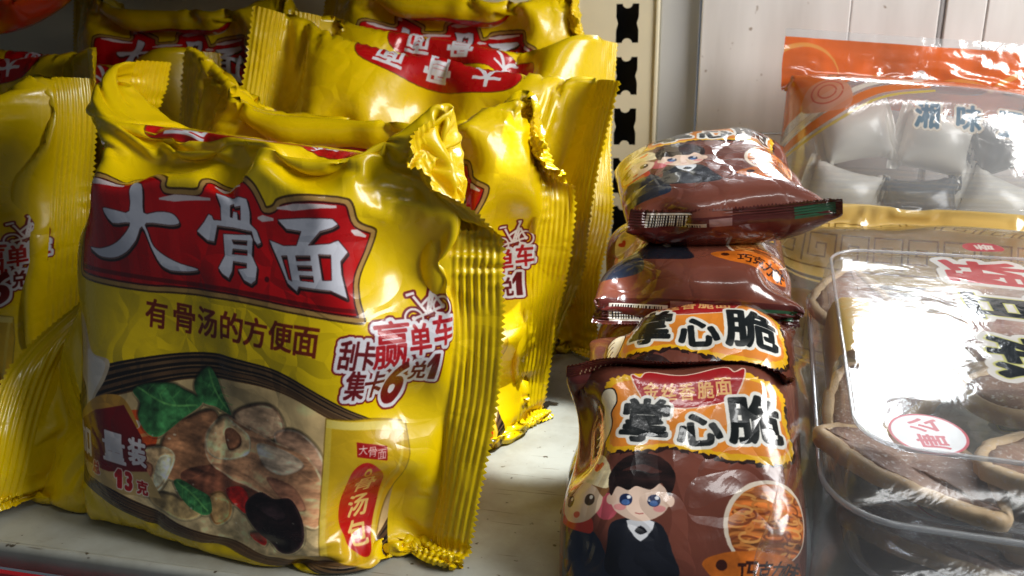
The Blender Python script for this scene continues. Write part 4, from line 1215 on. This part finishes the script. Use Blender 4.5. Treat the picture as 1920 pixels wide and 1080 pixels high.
def food_mat(name, c0, c1, sugar):
    m, nt, b = mat_new(name)
    tc = N(nt, 'ShaderNodeTexCoord')
    n1 = N(nt, 'ShaderNodeTexNoise', Scale=120, Detail=6); n2 = N(nt, 'ShaderNodeTexNoise', Scale=900, Detail=3)
    for n in (n1, n2): nt.links.new(tc.outputs['Object'], n.inputs['Vector'])
    cr = N(nt, 'ShaderNodeValToRGB'); cr.color_ramp.elements[0].color = (*c0, 1); cr.color_ramp.elements[1].color = (*c1, 1)
    cr.color_ramp.elements[0].position = .3; cr.color_ramp.elements[1].position = .72
    nt.links.new(n1.outputs['Fac'], cr.inputs[0])
    s = N(nt, 'ShaderNodeValToRGB'); s.color_ramp.elements[0].position = .56; s.color_ramp.elements[1].position = .74
    nt.links.new(n2.outputs['Fac'], s.inputs[0])
    k = N(nt, 'ShaderNodeMath', operation='MULTIPLY'); k.inputs[1].default_value = sugar; nt.links.new(s.outputs[0], k.inputs[0])
    mx = N(nt, 'ShaderNodeMix', data_type='RGBA'); mx.inputs[7].default_value = (.72, .66, .60, 1)
    nt.links.new(k.outputs[0], mx.inputs[0]); nt.links.new(cr.outputs[0], mx.inputs[6]); nt.links.new(mx.outputs[2], b.inputs['Base Color'])
    b.inputs['Roughness'].default_value = .55
    bp = N(nt, 'ShaderNodeBump', Strength=.6, Distance=.001); nt.links.new(n1.outputs['Fac'], bp.inputs['Height']); nt.links.new(bp.outputs[0], b.inputs['Normal'])
    return m


M_FLESH = food_mat('dried_flesh', (.24, .12, .075), (.48, .31, .22), .9)
M_RIND = food_mat('pale_rind', (.55, .36, .18), (.76, .56, .34), .5)
M_GOLD = simple_mat('gold_label', (.62, .40, .06), .35, bump=.05)
M_STICK = None


def rrect(w, l, r, n=10):
    pts = []
    for cx, cy, a0 in ((w / 2 - r, l / 2 - r, 0), (-w / 2 + r, l / 2 - r, 90), (-w / 2 + r, -l / 2 + r, 180), (w / 2 - r, -l / 2 + r, 270)):
        for k in range(n + 1):
            a = R(a0 + 90 * k / n); pts.append((cx + r * math.cos(a), cy + r * math.sin(a)))
    return pts


def loft(name, rings, mat, parent, cap=True, smooth=True):
    n = len(rings[0]); v = [p for r in rings for p in r]; f = []
    for i in range(len(rings) - 1):
        for k in range(n): f.append((i * n + k, i * n + (k + 1) % n, (i + 1) * n + (k + 1) % n, (i + 1) * n + k))
    if cap: f.append(tuple((len(rings) - 1) * n + k for k in range(n)))
    return mesh_obj(name, v, f, mat, parent, smooth=smooth)


TW, TL, TH = .140, .182, .028
OUTLINES = [
    [(-.021, .012), (-.008, .018), (.012, .017), (.020, .006), (.021, -.014), (.012, -.014), (-.006, -.006), (-.017, .004)],
    [(-.022, .004), (-.010, .014), (.010, .016), (.024, .010), (.020, -.004), (.006, -.012), (-.012, -.010)],
    [(-.018, -.012), (-.020, .006), (-.006, .018), (.012, .016), (.022, .002), (.010, -.012)],
]


def slice_meshes(o_i, seed):
    """a dried slice: brown flesh inside a raised pale rind."""
    rng = np.random.default_rng(seed)
    o = spline(OUTLINES[o_i], 7); c = o.mean(0); n = len(o)
    o = o + rng.standard_normal(o.shape) * .00025
    t = np.roll(o, -1, 0) - np.roll(o, 1, 0); t /= np.linalg.norm(t, axis=1, keepdims=True); nrm = np.stack([-t[:, 1], t[:, 0]], 1)
    if ((o - c) * nrm).sum() < 0: nrm = -nrm
    th = .0046 + .0006 * np.sin(np.arange(n) / n * 12 + seed)
    sec = [(0, 0), (.0004, .4), (.0004, .75), (-.0004, .92), (-.0016, .98), (-.0028, .90), (-.0034, .1)]
    V = []
    for k in range(n):
        for d, z in sec: V.append((*(o[k] + nrm[k] * d), th[k] * z))
    m = len(sec); F = []
    for k in range(n):
        for i in range(m - 1): F.append((k * m + i, ((k + 1) % n) * m + i, ((k + 1) % n) * m + i + 1, k * m + i + 1))
    rv = (V, F)
    ins = o - nrm * .0026; V2 = []; F2 = []
    rr = (1.0, .8, .6, .4, .2)
    for q in rr:
        for k in range(n): V2.append((*(c + (ins[k] - c) * q), th[k] * .86 * (.3 * q + .7) + .0005 * math.sin(k * .5 + q * 9 + seed) * q + rng.normal() * .00016))
    V2.append((c[0], c[1], .0023))
    for i in range(len(rr) - 1):
        for k in range(n): F2.append((i * n + k, i * n + (k + 1) % n, (i + 1) * n + (k + 1) % n, (i + 1) * n + k))
    for k in range(n): F2.append(((len(rr) - 1) * n + k, (len(rr) - 1) * n + (k + 1) % n, len(V2) - 1))
    b0 = len(V2)
    for k in range(n): V2.append((*ins[k], 0.0))
    for k in range(n): F2.append((k, b0 + k, b0 + (k + 1) % n, (k + 1) % n))
    return rv, (V2, F2)


def sticker_art():
    A = Art(30, 30, 12, np.array((214, 214, 214)) / 255)
    A.fill(ell(15, 15, 13, 13), (178, 30, 48)); A.fill(ell(15, 15, 11.6, 11.6), (216, 216, 216))
    for ch, y in (('公', 20.2), ('唐', 10.2)):
        A.put(A.grow(A.mask(gbox(ch, (15, y), 8.2, 9.4, 90)), .25), (178, 30, 48))
    return A.image('sticker_print')


M_STICK = film_mat('paper_sticker', sticker_art(), rough=.5, coat=.1, bump=.02)
PBAG = upright(film_pack(.282, .012, .364, (TL + .004, TH + .004, TW + .004), 92, 124, 4, 51, iters=220, slackx=.982, press=.00004, noise=.003, bend=.03,
                         lat=(15, 11), yclamp=.024, front_calm=.3, round_r=.010, seal_push=bpush(.5, -2.0))[0])


def tray_pack(loc, rot, label, bag_label):
    """clear lidded tray in a clear printed bag; local x right, y away, z up."""
    e = empty('food_tray', loc, [R(a) for a in rot]); tag(e, label, 'food tray')
    rings = []
    for dw, z, r in ((.0, .0, .018), (.002, .006, .019), (.010, .0075, .022), (.010, .0092, .022), (.003, .0100, .019), (.000, .024, .018), (-.003, .0285, .017), (-.008, TH, .015)):
        rings.append([(x, y, z) for x, y in rrect(TW - .012 + dw, TL - .012 + dw, r)])
    loft('lid', rings, M_CLEAR, e)
    for nm, off, z, r, rad in (('rim', -.001, .0085, .0225, .0011), ('edge_highlight', -.0165, .0300, .0160, .0008)):  # second ring is added as a bright highlight line along the lid
        P2 = rrect(TW + off, TL + off, r, 10); V = []; F = []; m_ = 8; n_ = len(P2); p2 = np.array(P2)
        tg = np.roll(p2, -1, 0) - np.roll(p2, 1, 0); tg /= np.linalg.norm(tg, axis=1, keepdims=True)
        for (x, y), (tx, ty) in zip(P2, tg):
            for q in range(m_):
                a = 2 * math.pi * q / m_; V.append((x + ty * rad * math.cos(a), y - tx * rad * math.cos(a), z + rad * math.sin(a)))
        for i in range(n_):
            for q in range(m_): F.append((i * m_ + q, i * m_ + (q + 1) % m_, ((i + 1) % n_) * m_ + (q + 1) % m_, ((i + 1) % n_) * m_ + q))
        mesh_obj(nm, V, F, M_RIM, e)
    # gold band over the left wall
    V = []; F = []
    ys = np.linspace(-.025, .022, 6)
    pr = [(-TW / 2 + .0045, .0105), (-TW / 2 + .0052, .024), (-TW / 2 + .0068, .0288), (-TW / 2 + .010, .0315), (-TW / 2 + .020, .0319)]
    for y in ys:
        for x, z in pr: V.append((x, y, z))
    for a in range(len(ys) - 1):
        for k in range(len(pr) - 1): F.append((a * 5 + k, a * 5 + k + 1, a * 5 + 6 + k, a * 5 + 5 + k))
    mesh_obj('gold_band', V, F, M_GOLD, e)
    # round sticker
    n = 48; V = [(0, 0, 0)] + [(.0110 * math.cos(2 * math.pi * k / n), .0110 * math.sin(2 * math.pi * k / n), 0) for k in range(n)]
    F = [(0, 1 + k, 1 + (k + 1) % n) for k in range(n)]
    UV = [(.5 + v[0] / .0264, .5 + v[1] / .0264) for v in V]
    s = mesh_obj('round_sticker', V, F, M_STICK, e, uvs=UV); s.location = (-TW / 2 + .029, -TL / 2 + .0205, TH + .0006)
    s.rotation_euler = (0, 0, R(8))
    s['label'] = 'round white sticker with a red ring and two red characters'
    # film bag
    b = empty('film_bag'); b.parent = e; b['label'] = bag_label
    b.location = (0, .004, TH / 2 + .001); b.rotation_euler = (R(-90), 0, 0)
    pack_meshes(PBAG, 4, M_BAG, M_BAG, b, sub=1, nridge=5, ridge=.0003, names=('film', 'seal'), serr=False)
    return e


TR_LOC, TR_ROT = (.2895, .1070, .0345), (7.0, 0, -5)
t1 = tray_pack(TR_LOC, TR_ROT, 'upper clear plastic tray of dried slices with round sticker and printed film', 'clear film with gold key pattern and brush lettering')
t2 = tray_pack((.2980, .1080, .0005), (0, 0, -3), 'lower clear plastic tray of dried slices almost hidden under the upper tray', 'clear film with gold key pattern and brush lettering')
SL = [(-.046, -.070, .0), (-.002, -.066, 35), (.040, -.072, -20), (-.044, -.030, 80), (.004, -.022, 10), (.046, -.028, 120), (-.046, .012, -30), (.002, .018, 60), (.046, .016, 200),
      (-.044, .054, 140), (.004, .058, -10), (.046, .058, 90)]
FG = 'dried slices lying in the clear trays'
WHERE = ['near left corner under the round sticker', 'near edge in the middle', 'near edge at the right', 'left side just beyond the sticker', 'centre, second row from the near edge',
         'right side, second row from the near edge', 'left side beside the gold band', 'centre under the black lettering', 'right side under the black lettering',
         'far left corner', 'far edge in the middle', 'far right corner']
protos = []
for i in range(3):
    rv, fv = slice_meshes(i, i + 3)
    protos.append((rv, fv))
mesh_cache = {}
for ti, (tl, trot, tn) in enumerate(((TR_LOC, TR_ROT, 'upper'), ((.2980, .1080, .0005), (0, 0, -3), 'lower'))):
    M = Matrix.Translation(tl) @ Euler([R(a) for a in trot]).to_matrix().to_4x4()
    rng = np.random.default_rng(70 + ti)
    for i, (x, y, rz) in enumerate(SL):
        if tn == 'lower' and y > -.05: continue
        e = empty('dried_slice'); tag(e, 'brown dried slice with pale rind, %s tray, %s' % (tn, WHERE[i]), 'dried slice', FG)
        e.matrix_world = M @ Matrix.Translation((x, y, .011 + .0045 * (i % 3))) @ Euler((R(rng.uniform(-9, 9)), R(rng.uniform(-9, 9)), R(rz))).to_matrix().to_4x4() @ Matrix.Scale(1.22, 4)
        k = i % 3
        if k not in mesh_cache:
            a = mesh_obj('flesh', *protos[k][1], M_FLESH, e); b = mesh_obj('rind', *protos[k][0], M_RIND, e); mesh_cache[k] = (a, b)
        else:
            for o in mesh_cache[k]:
                d = o.copy(); COL.objects.link(d); d.parent = e

# ------------------------------------------------------------------ orange header bag leaning on the back panel
H_ROT = (-20, 5, 3)
PH = upright(film_pack(.096, .038, .300, (.066, .040, .118), 60, 150, 14, 61, iters=240, slackx=.95, press=.00012, noise=.008, bend=.03, lat=(13, 9), yclamp=.034,
                       front_calm=.1, round_r=.02, seal_push=bpush(-.1, .0), brick_dz=0)[0])
hb = empty('header_bag', (.2880, .2780, .1060), [R(a) for a in H_ROT])
tag(hb, 'large clear snack bag with bright orange printed header leaning on the back panel', 'snack bag')
pack_meshes(PH, 14, M_HEAD, M_HEAD, hb, sub=1, nridge=4, ridge=.00015, serr=False)
M_D1 = simple_mat('dark_wrap', (.06, .075, .09), .25, bump=.2, coat=.4)
M_D2 = simple_mat('cream_wrap', (.74, .71, .64), .3, bump=.2, coat=.4)
MH = Matrix.Translation((.2880, .2780, .1060)) @ Euler([R(a) for a in H_ROT]).to_matrix().to_4x4()
for i, (x, z, rz, dark, wh) in enumerate(((-.038, -.026, 12, 0, 'low on the left'), (.004, -.028, -8, 1, 'low in the middle'), (.042, -.024, 20, 0, 'low on the right'), (-.034, .010, -15, 0, 'high on the left'), (.008, .008, 8, 0, 'in the centre'), (.044, .012, -20, 1, 'high on the right'))):
    Pq = film_pack(.036, .004, .060, (.026, .012, .020), 22, 40, 3, 80 + i, iters=90, slackx=.93, press=.00006, noise=.0022, lat=(9, 7), bend=.02)[0]
    e = empty('wrapped_piece'); tag(e, '%s wrapped snack piece %s inside the orange header bag' % (('cream', 'dark')[dark], wh), 'snack piece', 'wrapped pieces inside the header bag')
    e.matrix_world = MH @ Matrix.Translation((x, -.008, z)) @ Euler((0, R(rz), 0)).to_matrix().to_4x4() @ Matrix.Scale(1.25, 4)
    pack_meshes(Pq, 3, (M_D2, M_D1)[dark], (M_D2, M_D1)[dark], e, sub=1, nridge=2, ridge=.0002, serr=False)
